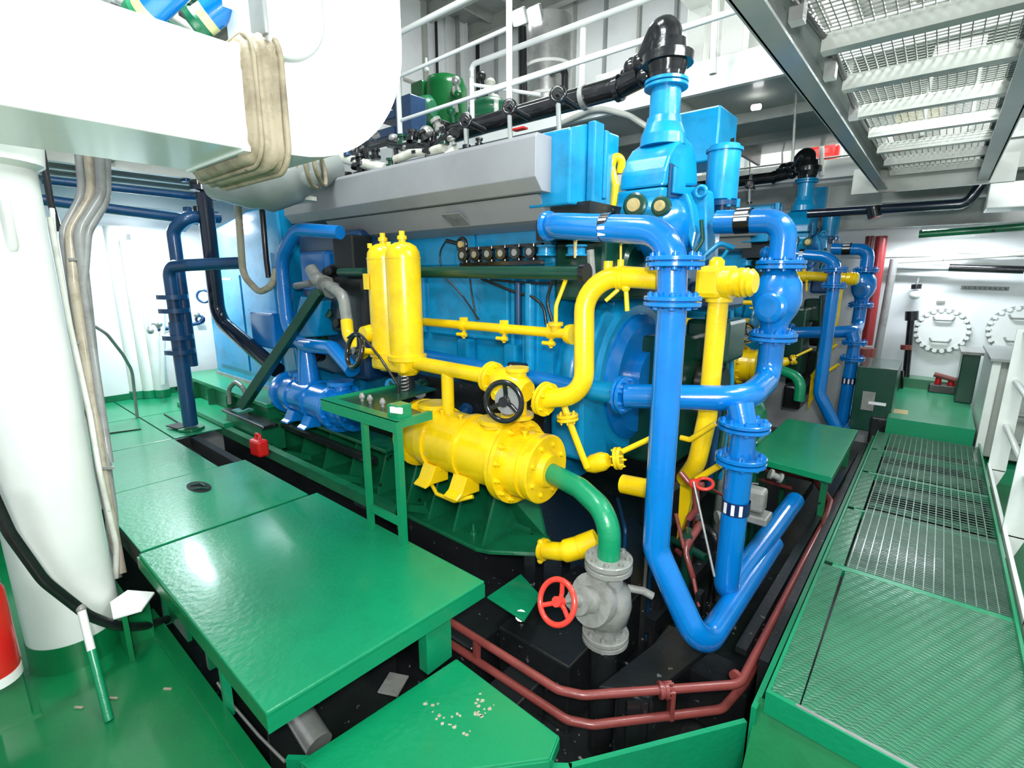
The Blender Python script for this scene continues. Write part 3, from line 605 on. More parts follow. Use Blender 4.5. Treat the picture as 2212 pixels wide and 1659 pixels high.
# ---- twin filters on the green bracket
ft = thing('twin_filter', (-2.6, 2.0, 1.14), 'pair of tall yellow filter canisters standing on the green bracket', 'filter', twin='pair of yellow filter canisters on the engine behind')
for i, (x, y) in enumerate(((-2.575, 2.0), (-2.80, 2.02))):
    r = .108
    c = MB().round_lathe((x, y, 1.25), (0, 0, 1), [(0, r), (.02, r), (.60, r), (.64, r*.96), (.675, r*.78), (.695, r*.45), (.70, r*.2)], 32).build('canister', YE, ft)
    MB().lathe((x, y, 1.22), (0, 0, 1), [(0, r*1.16), (.03, r*1.16), (.035, r*1.05)], 32).build('rim', YE, c)
    MB().lathe((x, y, 1.85), (0, 0, 1), [(0, r*1.02), (.008, r*1.02)], 32, cap=False).build('rim', YE, c)
    MB().lathe((x, y, 1.935), (0, 0, 1), [(0, .022), (.03, .022), (.03, .03), (.05, .03), (.055, .018), (.08, .018)], 12).build('vent_plug', YE, c)
    MB().lathe((x, y, 1.12), (0, 0, 1), [(0, .06), (.04, .09), (.10, .115)], 26).build('base', YE, ft)
    MB().cone((x-.06, y-.06, 1.92), (x-.06, y-.06, 1.95), .016, n=8).build('lug', YE, c)
MB().box((-2.84, 1.9, 1.14), (-2.5, 2.1, 1.22), bev=.02).build('manifold', YE, ft)
MB().box((-2.86, 1.905, 1.66), (-2.81, 1.895, 1.76)).build('tab', YE, ft)
wheel(ft, (-2.80, 1.76, 1.28), (-.15, -1, .25), .105, .016, BG, 3, .025, rot=.3)
MB().cone((-2.79, 1.9, 1.26), (-2.80, 1.77, 1.28), .02, n=12).build('spindle', YE, ft)
sp = MB(); sp.tube([V(-2.52, 1.93, 1.02)+V(.022*math.cos(k*.8), .022*math.sin(k*.8), .0028*k) for k in range(40)], .005, bend=.001, n=6).build('spring', SV, ft)
MB().tube([(-2.85, 1.75, 1.36), (-2.72, 1.74, 1.42), (-2.58, 1.8, 1.25), (-2.50, 1.86, 1.08), (-2.50, 1.86, 1.0)], .008, bend=.08, n=8).build('drain_hose', BR, ft)
# bracket
br = thing('support_bracket', (-2.2, 1.48, FZ), 'green angle-iron stand with two legs on the near plate, holding the yellow filters', 'stand')
P1 = Pt(722, 803, Y=1.62); 
leg1 = MB().box((-2.005, 1.446, FZ-.01), (-1.97, 1.481, 1.03)).build('leg', GP, br); leg2 = MB().box((-2.295, 1.45, FZ-.01), (-2.265, 1.48, 1.0)).build('leg', GP, br)
MB().box((-2.02, 1.43, FZ-.008), (-1.955, 1.49, FZ+.004)).build('foot_plate', GP, br)
MB().box((-2.30, 1.455, .46), (-1.98, 1.475, .50)).build('brace', GP, br)
MB().box((-2.68, 1.44, .98), (-1.965, 1.455, 1.045)).box((-2.68, 1.44, 1.04), (-1.965, 1.50, 1.047)).build('front_rail', GP, br)
MB().box((-2.68, 1.455, 1.0), (-2.655, 2.1, 1.045)).build('side_rail', GP, br); MB().box((-2.0, 1.4565, 1.0), (-1.972, 1.68, 1.0445)).build('side_rail', GP, br)
MB().prism([(-2.66, 1.5, 1.02), (-2.0, 1.5, 1.02), (-2.0, 1.66, 1.02), (-2.36, 1.72, 1.02), (-2.42, 2.1, 1.02), (-2.66, 2.1, 1.02)], (0, 0, .01)).build('tray', GD, br)
MB().lathe((-2.6, 2.0, 1.03), (0, 0, 1), [(0, .06), (.1, .05)], 16).build('pedestal', BK, br)
MB().box((-2.08, 1.47, 1.03), (-1.99, 1.56, 1.11), bev=.006).build('end_block', GP, br)
MB().obox((-2.0, 1.47, 1.09), (1, .3, 0), (-.3, 1, 0), (0, 0, 1), .07, .012, .03).build('tag', WT, br)
for x in (-2.5, -2.42, -2.3): MB().lathe((x, 1.6, 1.03), (0, 0, 1), [(0, .01), (.02, .01), (.02, .018), (.03, .018), (.05, .008)], 8).build('fitting', GV, br)

# ---- green strut
st = thing('diagonal_strut', Pt(520, 885, Y=1.55), 'green square tube strut leaning in front of the blue panel, left of the blue cooler', 'strut')
MB().bar(Pt(524, 878, Y=1.6), Pt(690, 630, Y=2.0), .09, .07, bev=.006).build('tube', GD, st)
MB().obox(Pt(524, 886, Y=1.6), (1, 0, 0), (0, 1, 0), (0, 0, 1), .14, .12, .012).build('foot_plate', GM, st)

# ---- yellow circuit
yp = thing('yellow_riser_pipe', Pt(1265, 760, Y=2.03), 'thick yellow pipe bending up beside the tall blue pipe, from valve to engine', 'pipe', twin='thick yellow bent riser pipe of the engine behind')
MB().tube([Pt(1438, 604, Y=2.16), Pt(1262, 592, Y=2.05), Pt(1262, 852, Y=2.0), Pt(1178, 862, Y=1.98)], .048, bend=.16, n=24).build('pipe', YE, yp)
c = Pt(1342, 600, Y=2.10); MB().lathe(c-V(.02, 0, 0), (1, .15, 0), [(0, .054), (.012, .054), (.016, .05), (.02, .056), (.034, .054)], 24).build('clamp', YE, yp)
MB().lathe(Pt(1313, 588, Y=2.09), (0, 0, 1), [(0, .022), (.05, .022)], 10).build('boss', YE, yp)
p = Pt(1340, 585, Y=2.1); MB().tube([p, p+V(0, 0, .05)], .016, n=8).tube([p+V(0, 0, .04), Pt(1341, 522, Y=2.1)], .006, n=8).build('thermometer_tube', YE, yp)
p = Pt(1352, 622, Y=2.1); MB().tube([p, Pt(1355, 672, Y=2.1)], .011, n=10).tube([Pt(1336, 625, Y=2.1), Pt(1308, 650, Y=2.07)], .010, n=10).sphere(p, .02).build('drain_cock', YE, yp)
yv = thing('butterfly_valve', Pt(1110, 850, Y=1.98), 'yellow valve with black handwheel between two yellow pipes above the cooler', 'valve', twin='yellow handwheel valve of the engine behind')
a = Pt(1062, 815, Y=2.0); b_ = Pt(1178, 862, Y=1.98); d = (b_-a).normalized(); mid = (a+b_)/2
MB().round_lathe(a+d*.02, d, [(0, .055), (.04, .075), (.10, .09), (.17, .088), (.22, .07), (.25, .055)], 28).build('body', YE, yv)
MB().lathe(mid+V(0, 0, .04), (0, 0, 1), [(0, .05), (.05, .05), (.05, .062), (.07, .062)], 18).build('bonnet', YE, yv)
MB().lathe(mid-V(0, 0, .01), (0, 0, -1), [(0, .06), (.08, .052), (.13, .052), (.13, .09), (.15, .09)], 20).build('neck', YE, yv)
flange(yv, a, d, .088, .018, YE, 6, .05); flange(yv, b_, d, .088, .018, YE, 6, .05)
wd = V(-.1, -.95, -.1)
MB().cone(mid-V(0, .04, .0), mid+wd.normalized()*.17, .022, n=12).build('spindle', YE, yv)
MB().lathe(mid+wd.normalized()*.1, wd, [(0, .05), (.02, .05), (.02, .062), (.028, .062)], 22).build('gearbox', YE, yv)
wc = Pt(1088, 868, Y=1.80); wheel(yv, wc, (.25, -1, .05), .098, .014, BG, 3, .026, rot=.5)['label'] = 'black handwheel'
MB().lathe(wc+V(0, .03, 0), (.25, -1, .05), [(0, .07), (.004, .07)], 24).build('indicator_disc', CG, yv)
y2 = thing('yellow_header_pipe', Pt(970, 795, Y=2.0), 'yellow horizontal pipe from the filter base to the handwheel valve', 'pipe', twin='yellow header pipe under the filters of the engine behind')
MB().tube([Pt(890, 782, Y=2.0), Pt(1062, 815, Y=2.0)], .044, n=24).build('pipe', YE, y2)
tp = Pt(966, 800, Y=2.0); MB().tube([tp, (tp.x, 2.0, ZC+.18)], .038, n=22).build('branch', YE, y2)
flange(y2, Pt(893, 783, Y=2.0), (1, 0, -.1), .065, .014, YE, 6, .044)
y3 = thing('yellow_rail_pipe', Pt(1070, 705, Y=2.3), 'slim yellow rail pipe along the engine side with small cocks under it', 'pipe', twin='slim yellow rail pipe with small cocks on the engine behind')
ra, rb = Pt(880, 692, Y=2.25), Pt(1232, 722, Y=2.25)
MB().tube([ra, rb], .028, n=18).build('pipe', YE, y3)
for px in (1025, 1112, 1200):
    f = (px-880)/352; c = ra+(rb-ra)*f
    MB().lathe(c-V(.015, 0, 0), (1, 0, 0), [(0, .036), (.03, .036)], 18).build('clamp', YE, y3)
    MB().box(c+V(-.02, -.02, .025), c+V(.02, .02, .05), bev=.004).build('pad', YE, y3)
    MB().tube([c-V(0, 0, .02), c-V(0, 0, .085)], .010, n=8).sphere(c-V(0, 0, .06), .022).tube([c-V(.05, .01, .06), c-V(-.03, .01, .06)], .012, n=8).build('cock', YE, y3)
c = rb; MB().lathe(c-V(.02, 0, 0), (1, 0, 0), [(0, .05), (.02, .055), (.04, .055)], 20).build('end_flange', YE, y3)
c = ra+(rb-ra)*.93; MB().lathe(c+V(0, 0, .01), (0, 0, 1), [(0, .03), (.03, .03), (.03, .042), (.05, .042)], 16).build('tee', YE, y3)
MB().tube([c+V(0, 0, .05), c+V(0, .0, .15), Pt(1222, 605, Y=2.3)], .012, bend=.1, n=10).build('riser', YE, y3)
y4 = thing('yellow_drain_pipe', Pt(1235, 910, Y=2.1), 'thin yellow pipe with a small flanged valve, right of the black handwheel', 'pipe', twin='thin yellow drain pipe beside the cooler of the engine behind')
MB().tube([Pt(1215, 865, Y=2.05), Pt(1228, 905, Y=2.05), Pt(1268, 1010, Y=2.1)], .017, bend=.05, n=14).build('pipe', YE, y4)
flange(y4, Pt(1226, 902, Y=2.05), (.15, 0, -1), .055, .014, YE, 6, .02)
c = Pt(1290, 1000, Y=2.15)
MB().round_lathe(c-V(.06, 0, .03), (1, .1, .5), [(0, .035), (.04, .05), (.10, .05), (.13, .035)], 20).build('valve_body', YE, y4)
flange(y4, Pt(1335, 990, Y=2.2), (1, .3, .2), .058, .014, YE, 6, .03)
MB().tube([Pt(1345, 975, Y=2.2), Pt(1410, 945, Y=2.25)], .014, n=10).build('lever', YE, y4)
y5 = thing('yellow_low_pipe', Pt(1380, 1050, Y=2.3), 'short yellow pipe low behind the tall blue pipe', 'pipe')
MB().tube([Pt(1345, 1045, Y=2.35), Pt(1430, 1062, Y=2.35)], .052, n=20).build('pipe', YE, y5)
y6 = thing('yellow_pit_elbow', Pt(1215, 1185, Y=2.05), 'yellow cast elbow low in the pit, left behind the grey valve', 'pipe')
pp = [Pt(1180, 1188, Y=2.0), Pt(1215, 1192, Y=2.0), Pt(1252, 1182, Y=2.05), Pt(1290, 1165, Y=2.1)]
MB().tube(pp, .045, bend=.1, n=20, rs=[.048, .060, .062, .056]).build('elbow', YE, y6)
MB().lathe(Pt(1178, 1188, Y=2.0), (-1, .0, -.1), [(0, .06), (.02, .062), (.03, .05)], 20).build('end_flange', YE, y6)
for dz in (.055, -.055): MB().sphere(Pt(1172, 1188, Y=2.0)+V(0, -.02, dz), .018).build('bolt', YE, y6)
# yellow vertical pipe behind with its strainer head
y7 = thing('yellow_vertical_pipe', Pt(1530, 900, Y=2.75), 'yellow upright pipe with square valve head, between the two tall blue pipes', 'pipe', twin='yellow upright pipe with valve head on the engine behind, at right')
MB().tube([Pt(1552, 650, Y=2.75), Pt(1528, 900, Y=2.75), Pt(1505, 1000, Y=2.72), Pt(1480, 1035, Y=2.8)], .052, n=22, bend=.12).build('pipe', YE, y7)
MB().lathe(Pt(1553, 652, Y=2.75), (0, 0, 1), [(0, .07), (.04, .07)], 22).build('collar', YE, y7)
c = Pt(1545, 610, Y=2.75)
MB().obox(c, (1, -.2, 0), (.2, 1, 0), (0, 0, 1), .15, .17, .17, .03).build('valve_block', YE, y7)
MB().lathe(c+V(.05, -.02, 0), (1, -.1, 0), [(0, .085), (.05, .085), (.05, .065), (.08, .065), (.08, .075), (.095, .075), (.10, .065), (.115, .075), (.125, .065), (.14, .07), (.16, .05)], 26).build('bonnet', YE, y7)
MB().lathe(c+V(0, 0, .08), (0, 0, 1), [(0, .04), (.03, .04), (.05, .02)], 12).build('cap', YE, y7)
MB().tube([Pt(1470, 945, Y=2.6), Pt(1490, 950, Y=2.6), Pt(1545, 915, Y=2.6)], .015, n=10, bend=.02).build('handle', YE, y7)
MB().tube([Pt(1505, 1035, Y=2.6), Pt(1555, 1005, Y=2.6)], .018, n=10).build('handle', YE, y7)
MB().prism([Pt(1470, 1035, Y=2.85), Pt(1500, 1040, Y=2.85), Pt(1485, 1110, Y=2.85), Pt(1462, 1165, Y=2.85)], (0, .06, 0)).build('guard_plate', YE, y7)

# ---- big blue pipes
bp = thing('blue_front_pipe', Pt(1420, 1100, Y=2.0), 'left thick blue pipe before the near engine, bending right in the pit', 'pipe', twin='left one of two thick blue upright pipes on the engine behind')
R1 = .060
top = Pt(1450, 535, Y=2.0)
MB().tube([Pt(1190, 488, Y=2.12), (Pt(1200, 488, Y=2.03)), (top.x, 2.0, Pt(1455, 500, Y=2.0).z), (-.833, 2.0, 1.6), (-.833, 2.0, .53), (-.60, 2.02, .11), (-.60, 3.3, .07)], R1, bend=.15, n=28).build('pipe', PB, bp)
for py in (565, 650): flange(bp, (-.833, 2.0, Pt(1450, py, Y=2.0).z), (0, 0, 1), .115, .018, PB, 8, R1)
c = Pt(1192, 488, Y=2.06); MB().lathe(c, (-1, .12, 0), [(0, .066), (.015, .072), (.03, .072), (.04, .06), (.06, .03)], 26).build('end_cap', PB, bp)
c = Pt(1314, 492, Y=2.02)
bb = MB().lathe(c-V(.022, 0, 0), (1, 0, -.01), [(0, R1+.004), (.045, R1+.004)], 26, cap=False).build('label_band', KB, bp)
for dz in (.03, -.005, -.03):
    MB().obox(c+V(0, -math.sqrt(max(.0001, (R1+.005)**2-dz**2)), dz), (1, 0, 0), (0, 1, 0), (0, 0, 1), .036, .004, .009 if dz > 0 else .014).build('stripe', WT, bb)
for pz in (487, 490): pass
p = Pt(1243, 515, Y=2.08); MB().tube([p, p-V(0, 0, .09)], .010, n=8, rs=[.010, .006]).build('thermometer_tube', TN, bp)
for px in (1180, 1245):
    c = Pt(px, 545, Y=2.45); MB().lathe(c-V(0, 0, .02), (0, 0, 1), [(0, .06), (.01, .06), (.015, .05), (.05, .05), (.05, .06), (.06, .06)], 20).build('branch_stub', LB, bp)
b2 = thing('blue_check_valve_pipe', Pt(1590, 1100, Y=2.5), 'thick blue pipe with round check valve, looping down at the right into the pit', 'pipe', twin='right one of two thick blue upright pipes on the engine behind, with a check valve')
R2 = .066; XX = -.655
rise = Pt(1690, 540, Y=3.1)
hx = rise.x
za = Pt(1640, 480, Y=3.1).z
MB().tube([Pt(1548, 480, Y=3.1), (hx, 3.1, za), (hx, 3.1, Pt(1683, 560, Y=3.1).z)], R2, bend=.17, n=28).build('upper_bend', PB, b2)
zf1 = Pt(1683, 572, Y=3.1).z; zf2 = Pt(1662, 726, Y=3.1).z
flange(b2, (hx, 3.1, zf1), (0, 0, 1), .125, .02, PB, 8, R2); flange(b2, (hx, 3.1, zf2), (0, 0, 1), .125, .02, PB, 8, R2)
hh_ = zf1-zf2
MB().round_lathe((hx, 3.1, zf2+.02), (0, 0, 1), [(0, .07), (.05, .072), (.12, .11), (hh_*.45, .125), (hh_*.7, .115), (hh_*.85, .08), (hh_-.04, .07)], 30).build('valve_body', PB, b2)
MB().lathe((hx, 3.0, zf2+hh_*.42), (-.25, -1, 0), [(0, .085), (.03, .08), (.035, .07), (.04, .05)], 24).build('inspection_cover', PB, b2)
z3 = Pt(1575, 868, Y=2.5).z
MB().tube([(hx, 3.1, zf2-.02), (hx, 3.1, z3+.02), (hx+.02, 2.62, z3), (Pt(1350, 855, Y=2.42))], R2, bend=.17, n=28).build('middle_bend', PB, b2)
flange(b2, Pt(1345, 852, Y=2.42), (1, 0, .0), .105, .018, PB, 8, R2)
MB().tube([Pt(1262, 840, Y=2.46), Pt(1340, 851, Y=2.42)], R2*.9, n=24).build('inlet_stub', LB, b2)
tx = -.64
MB().tube([(tx-.035, 2.52, z3-.01), (tx, 2.5, Pt(1603, 918, Y=2.5).z)], .062, n=24, rs=[.064, .058]).build('tee', PB, b2)
zt = Pt(1603, 918, Y=2.5).z; zu = Pt(1590, 990, Y=2.5).z
flange(b2, (tx, 2.5, zt), (0, 0, 1), .118, .018, PB, 8, R2); flange(b2, (tx, 2.5, zu), (0, 0, 1), .118, .02, PB, 8, R2)
MB().lathe((tx, 2.5, zu), (0, 0, 1), [(0, .062), (zt-zu, .058)], 24).build('spool', PB, b2)
MB().tube([(tx, 2.5, zu), (tx-.01, 2.5, .11), (tx+.03, 3.95, .13)], R2-.004, bend=.1, n=28).build('lower_pipe', PB, b2)
zl = Pt(1580, 1090, Y=2.5).z
bb = MB().lathe((tx, 2.5, zl-.035), (0, 0, 1), [(0, R2+.0), (.07, R2+.0)], 28, cap=False).build('label_band', NB, b2)
for q in (-1.95, -1.35, -.8):
    dx, dy = math.cos(q-.15), math.sin(q-.15); MB().obox((tx+dx*(R2+.001), 2.5+dy*(R2+.001), zl), (-dy, dx, 0), (dx, dy, 0), (0, 0, 1), .016, .004, .055).build('stripe', WT, bb)
cb = Pt(1606, 478, Y=3.1)
bb = MB().lathe(cb-V(.04, 0, 0), (1, 0, 0), [(0, R2+.003), (.085, R2+.003)], 28, cap=False).build('label_band', KB, b2)
for q in (.35, .95, 1.5): MB().obox(cb+V(0, -math.sin(q)*(R2+.004), math.cos(q)*(R2+.004)), (1, 0, 0), (0, math.cos(q), math.sin(q)), (0, -math.sin(q), math.cos(q)), .07, .018, .003).build('stripe', WT, bb)
# ---- chimney-like blue pipe with black elbow on the casing
b3 = thing('vent_pipe', (XP, YP, 2.6), 'light blue upright pipe on top of the near engine, with flange rings', 'pipe', twin='light blue upright pipe on top of the engine behind')
zb = Pt(1440, 188, Y=YP).z; zj = Pt(1440, 266, Y=YP).z
MB().tube([(XP, YP, 2.55), (XP, YP, zb)], .088, n=26).build('pipe', LB, b3)
MB().lathe((XP, YP, zj), (0, 0, 1), [(0, .094), (.012, .094)], 26).build('joint_ring', DB, b3)
flange(b3, (XP, YP, zb+.01), (0, 0, 1), .125, .02, LB, 0, .085)
b4 = thing('black_overhead_pipe', (-2.4, 3.2, 2.95), 'long black pipe over the engine top ending in a lumpy elbow', 'pipe', twin='black pipe and elbow on top of the engine behind')
MB().lathe((XP, YP, zb+.035), (0, 0, 1), [(0, .095), (.03, .10), (.08, .115), (.08, .145), (.13, .145), (.13, .11), (.2, .10)], 24).build('elbow_base', BG, b4)
MB().tube([(XP, YP, zb+.15), (XP-.01, YP, zb+.37), Pt(1402, 128, Y=3.12)], .080, bend=.10, n=22).build('elbow', BG, b4)
for px, py, yy_, rr in ((1420, 100, 3.1, .05), (1404, 118, 3.12, .055), (1385, 135, 3.14, .06), (1395, 165, 3.16, .065), (1365, 145, 3.18, .055), (1368, 172, 3.2, .05), (1402, 145, 3.14, .05), (1428, 72, 3.06, .035), (1352, 160, 3.2, .04)):
    MB().sphere(Pt(px, py, Y=yy_), rr, (1, .9, .9+.2*random.random())).build('valve_lobe', BG, b4)
MB().tube([Pt(1385, 165, Y=3.18), Pt(1340, 188, Y=3.2), Pt(1050, 268, Y=3.2), Pt(980, 290, Y=3.2)], .068, n=22, bend=.06).build('pipe', BG, b4)
for px, py in ((1345, 188), (1272, 208)):
    c = Pt(px, py, Y=3.2); MB().lathe(c-V(.012, 0, 0), (-1, 0, -.1), [(0, .08), (.035, .08)], 20).build('clamp', SV if px == 1272 else BG, b4)
for i, (px, py, pb) in enumerate(((1205, 205, 290), (1100, 232, 310), (1005, 262, 320))):
    c = Pt(px, py, Y=2.72); f = Pt(px+3, pb, Y=2.72)
    MB().tube([c, f], .016, n=10).build('riser', GY, b4)
    MB().torus(c, (.3, -1, .1), .038, .018, 22, 8).lathe(c+V(0, .02, 0), (.3, -1, .1), [(0, .034), (.04, .034), (.04, .018), (.06, .018)], 16).build('valve_head', BG, b4)
    MB().tube([c, c+V(0, .2, -.02)], .02, n=10).build('branch', BG, b4)
    MB().lathe(f, (0, 0, 1), [(0, .03), (.02, .03)], 10).build('foot', BG, b4)
# ================================================================ FRONT LEFT PLATFORM AND STEP
pl = thing('raised_platform', (-2.2, 1.0, 0), 'large green checkered steel platform in the foreground on square legs', 'platform')
MB().prism([(-2.965, .535, FZ-.02), (-1.497, .525, FZ-.02), (-1.447, 1.515, FZ-.02), (-2.965, 1.515, FZ-.02)], (0, 0, .02), bev=.006).build('top_plate', GP, pl)
MB().prism([(-1.497, .525, FZ-.085), (-1.447, 1.515, FZ-.085), (-1.465, 1.515, FZ-.085), (-1.515, .53, FZ-.085)], (0, 0, .066)).build('front_skirt', GP, pl)
MB().box((-2.98, .528, FZ-.085), (-1.505, .54, FZ-.02)).build('side_skirt', GL, pl)
MB().box((-2.98, 1.50, FZ-.085), (-1.46, 1.512, FZ-.02)).build('side_skirt', GL, pl)
MB().box((-1.56, 1.20, .02), (-1.50, 1.345, FZ-.08), bev=.003).build('leg', GP, pl)
MB().box((-2.05, .56, -.05), (-2.02, .59, FZ-.08)).build('leg', GP, pl)
MB().box((-2.9, .58, -.05), (-2.87, .64, FZ-.08)).build('leg', GM, pl)
MB().box((-2.9, 1.42, -.5), (-2.85, 1.47, FZ-.08)).build('leg', GM, pl)
MB().box((-2.98, .56, FZ-.16), (-2.93, 1.5, FZ-.03)).build('cross_beam', GM, pl)
MB().box((-2.93, .60, -.02), (-2.60, .62, .3)).build('web_plate', GM, pl)
MB().box((-2.35, .60, -.02), (-2.32, 1.0, .26)).build('web_plate', GM, pl)
stp = thing('step_plate', (-1.2, 1.1, 0), 'flat green step plate with chipped paint below the platform, at the bottom of the picture', 'step')
zz = .05
poly = [(-1.44, 1.315, zz), (-.868, 1.295, zz), (-.84, 1.20, zz), (-1.09, .92, zz), (-1.20, .66, zz), (-1.51, .62, zz)]
GC = paint('green_chipped_paint', (8, 134, 86), .3, (8, 108, 68), .5, 2.2, .22, 34, coat=.25, spots=None)
MB().prism(poly, (0, 0, .014), bev=.004).build('top_plate', GC, stp)
for i in (0, 1, 2, 3, 5):
    a = Vector(poly[i]); b = Vector(poly[(i+1) % 6]); MB().bar(a-V(0, 0, .02), b-V(0, 0, .02), .012, .05).build('edge_strip', GP, stp)
rc = random.Random(3)
for px, py, n, sp in ((1045, 1520, 9, 16), (1035, 1540, 7, 8), (970, 1560, 9, 14), (935, 1520, 4, 10), (1005, 1585, 3, 6), (950, 1540, 4, 12)):
    for k in range(n):
        c = Pt(px+rc.gauss(0, sp), py+rc.gauss(0, sp*.6), Z=zz+.0135); r = rc.uniform(.0025, .010)
        MB().prism([c+V(r*math.cos(q)*rc.uniform(.6, 1.3), r*math.sin(q)*rc.uniform(.6, 1.3), 0) for q in (0, 1, 2, 3, 4, 5)], (0, 0, .0015)).build('paint_chip', CB, stp)
c = Pt(850, 1478, Z=-.12); 
nt_ = tag(MB().obox(c, (.9, .45, 0), (-.45, .9, 0), (0, 0, 1), .10, .12, .01, .002).build('cardboard_piece', GV), 'small grey square board lying in the dark under the platform', 'board')
tag(MB().tube([Pt(640, 1530, Z=-.05), Pt(690, 1610, Z=-.1)], .055, n=22).build('buried_pipe', SV), 'grey pipe end lying in the dark gap under the platform', 'pipe')
tag(MB().tube([Pt(470, 1475, Z=-.02), Pt(500, 1520, Z=-.03), Pt(560, 1590, Z=-.03), Pt(615, 1645, Z=-.03)], .006, bend=.2, n=8).build('wire', SV), 'thin shiny wire curving in the gap beside the lower left floor', 'cable')
MB().box((-1.9, .66, -.5), (-1.88, 1.3, .0)).build('partition_plate', BK).update_tag()
bpy.data.objects['partition_plate']['kind'] = 'structure'; bpy.data.objects['partition_plate'].name = 'trim_2'
# ================================================================ PIT: red pipes, plates, foundation
def redpipe(px, z, r, label, extra=0):
    t = thing('red_brown_pipe', Pt(*px[0], Z=z), label, 'pipe')
    MB().tube([Pt(x, y, Z=z) for x, y in px], r, bend=.10, n=18).build('pipe', RB, t); return t
r1 = redpipe([(900, 1290), (960, 1335), (1205, 1490), (1260, 1502), (1598, 1478), (1780, 1128)], .0, .019, 'upper red-brown pipe running round the pit edge, nearer the floor plates')
r2 = redpipe([(900, 1345), (965, 1385), (1225, 1555), (1280, 1566), (1560, 1532), (1608, 1478), (1700, 1310)], -.12, .019, 'lower red-brown pipe running round the pit edge, below its twin')
r3 = redpipe([(1780, 1140), (1795, 1085), (1760, 1035), (1690, 1020), (1560, 998)], .02, .026, 'red-brown pipe bending left beneath the small green plate at right')
r4 = redpipe([(1712, 1055), (1560, 1012)], -.06, .02, 'short red-brown pipe just below the bend at the small green plate')
r5 = redpipe([(1780, 1128), (1830, 1040), (1880, 950)], .0, .017, 'thin red-brown pipe passing back between the pit and the mesh walkway')
c = Pt(1437, 1490, Z=.0); c2 = Pt(1437, 1545, Z=-.12)
MB().lathe(c-V(.02, .02, 0), (1, .9, 0), [(0, .036), (.014, .036), (.016, .032), (.022, .032), (.024, .036), (.038, .036)], 20).build('flange', RB, r1)
for q in range(6): MB().hexbolt(c+V(.0, 0, 0)+V(-.02*math.sin(q), .022*math.sin(q), .03*math.cos(q)), (1, .9, 0), .006, .035).build('bolt', RB, r1)
MB().obox((c+c2)/2+V(.02, .015, 0), (1, .9, 0), (-.9, 1, 0), (0, 0, 1), .02, .05, .15, .004).build('pipe_clamp', RB, r2)
for px, py in ((1593, 1462),): MB().lathe(Pt(px, py, Z=0)-V(.01, .01, 0), (.2, 1, 0), [(0, .026), (.02, .026)], 16).build('sleeve', RB, r1)
MB().lathe(Pt(1785, 1125, Z=.0), (.0, 1, 0), [(0, .034), (.05, .034)], 16).build('sleeve', RB, r1)
MB().bar(Pt(1030, 1385, Z=-.02), Pt(1030, 1425, Z=-.12), .03, .03, bev=.004).build('link', RB, r2)
for px, z in ((1180, -.2), (1330, -.2), (1500, -.2)): pass
fb = thing('pit_foundation', (-1.2, 2.2, PITZ), 'dark steel foundation boxes and brackets on the oily pit floor round the grey valve', 'foundation')
for (x0, y0, x1, y1, z) in ((-2.2, 1.62, -1.65, 2.2, -.2), (-1.62, 1.8, -1.15, 2.6, -.15), (-.86, 1.75, -.72, 2.3, -.05), (-.9, 2.3, -.45, 2.5, -.25), (-1.5, 1.35, -1.3, 1.8, -.3), (-3.5, 1.55, -2.3, 1.95, -.1)):
    MB().box((x0, y0, PITZ), (x1, y1, z), bev=.01).build('box_section', BK, fb)
MB().prism([(-.92, 1.68, -.06), (-.72, 1.80, -.06), (-.60, 2.35, -.06), (-.80, 2.35, -.06)], (0, 0, .03), bev=.004).build('bracket_plate', BK, fb)
MB().prism([(-.8, 1.72, -.5), (-.72, 1.80, -.5), (-.72, 1.80, -.06), (-.8, 1.72, -.06)], (.01, -.01, 0)).build('bracket_web', BK, fb)
for i in range(6):
    x = -1.9+.22*i; MB().box((x, 2.5, PITZ), (x+.03, 2.56, .05)).build('post', BK, fb)
for (x, y, x2, y2) in ((-1.0, 2.4, -.95, 4.5), (-.75, 2.8, -.7, 5.2)):
    MB().bar((x, y, -.2), (x2, y2, -.18), .06, .1).build('channel', BK, fb)
MB().box((-.40, 2.2, -.4), (-.36, 6.1, .06)).build('kerb_plate', BK, fb)
MB().bar((-.50, 2.3, -.02), (-.44, 5.9, .0), .05, .03).build('kerb_strip', BK, fb)
rc = random.Random(11); deb = MB()
for k in range(260):
    x = rc.uniform(-2.2, -.45); y = rc.uniform(1.45, 3.4); s_ = rc.uniform(.004, .014)
    deb.obox((x, y, PITZ+.003), (math.cos(k), math.sin(k), 0), (-math.sin(k), math.cos(k), 0), (0, 0, 1), s_*rc.uniform(1, 2.5), s_, .004)
d_ = deb.build('paint_flakes', GV); d_['kind'] = 'stuff'; tag(d_, 'tiny pale paint flakes strewn over the black pit floor', 'debris')
gp = thing('green_pit_plate', Pt(1130, 1290, Z=-.05), 'small tilted green plate in the dark pit, left of the red handwheel', 'plate')
MB().prism([Pt(1052, 1293, Z=.0), Pt(1132, 1345, Z=.0), Pt(1168, 1290, Z=-.03), Pt(1125, 1243, Z=-.03)], (0, 0, .012), bev=.003).build('plate', GP, gp)
MB().tube([Pt(1125, 1330, Z=-.01), Pt(1125, 1330, Z=-.5)], .03, n=12).build('leg', BK, gp)
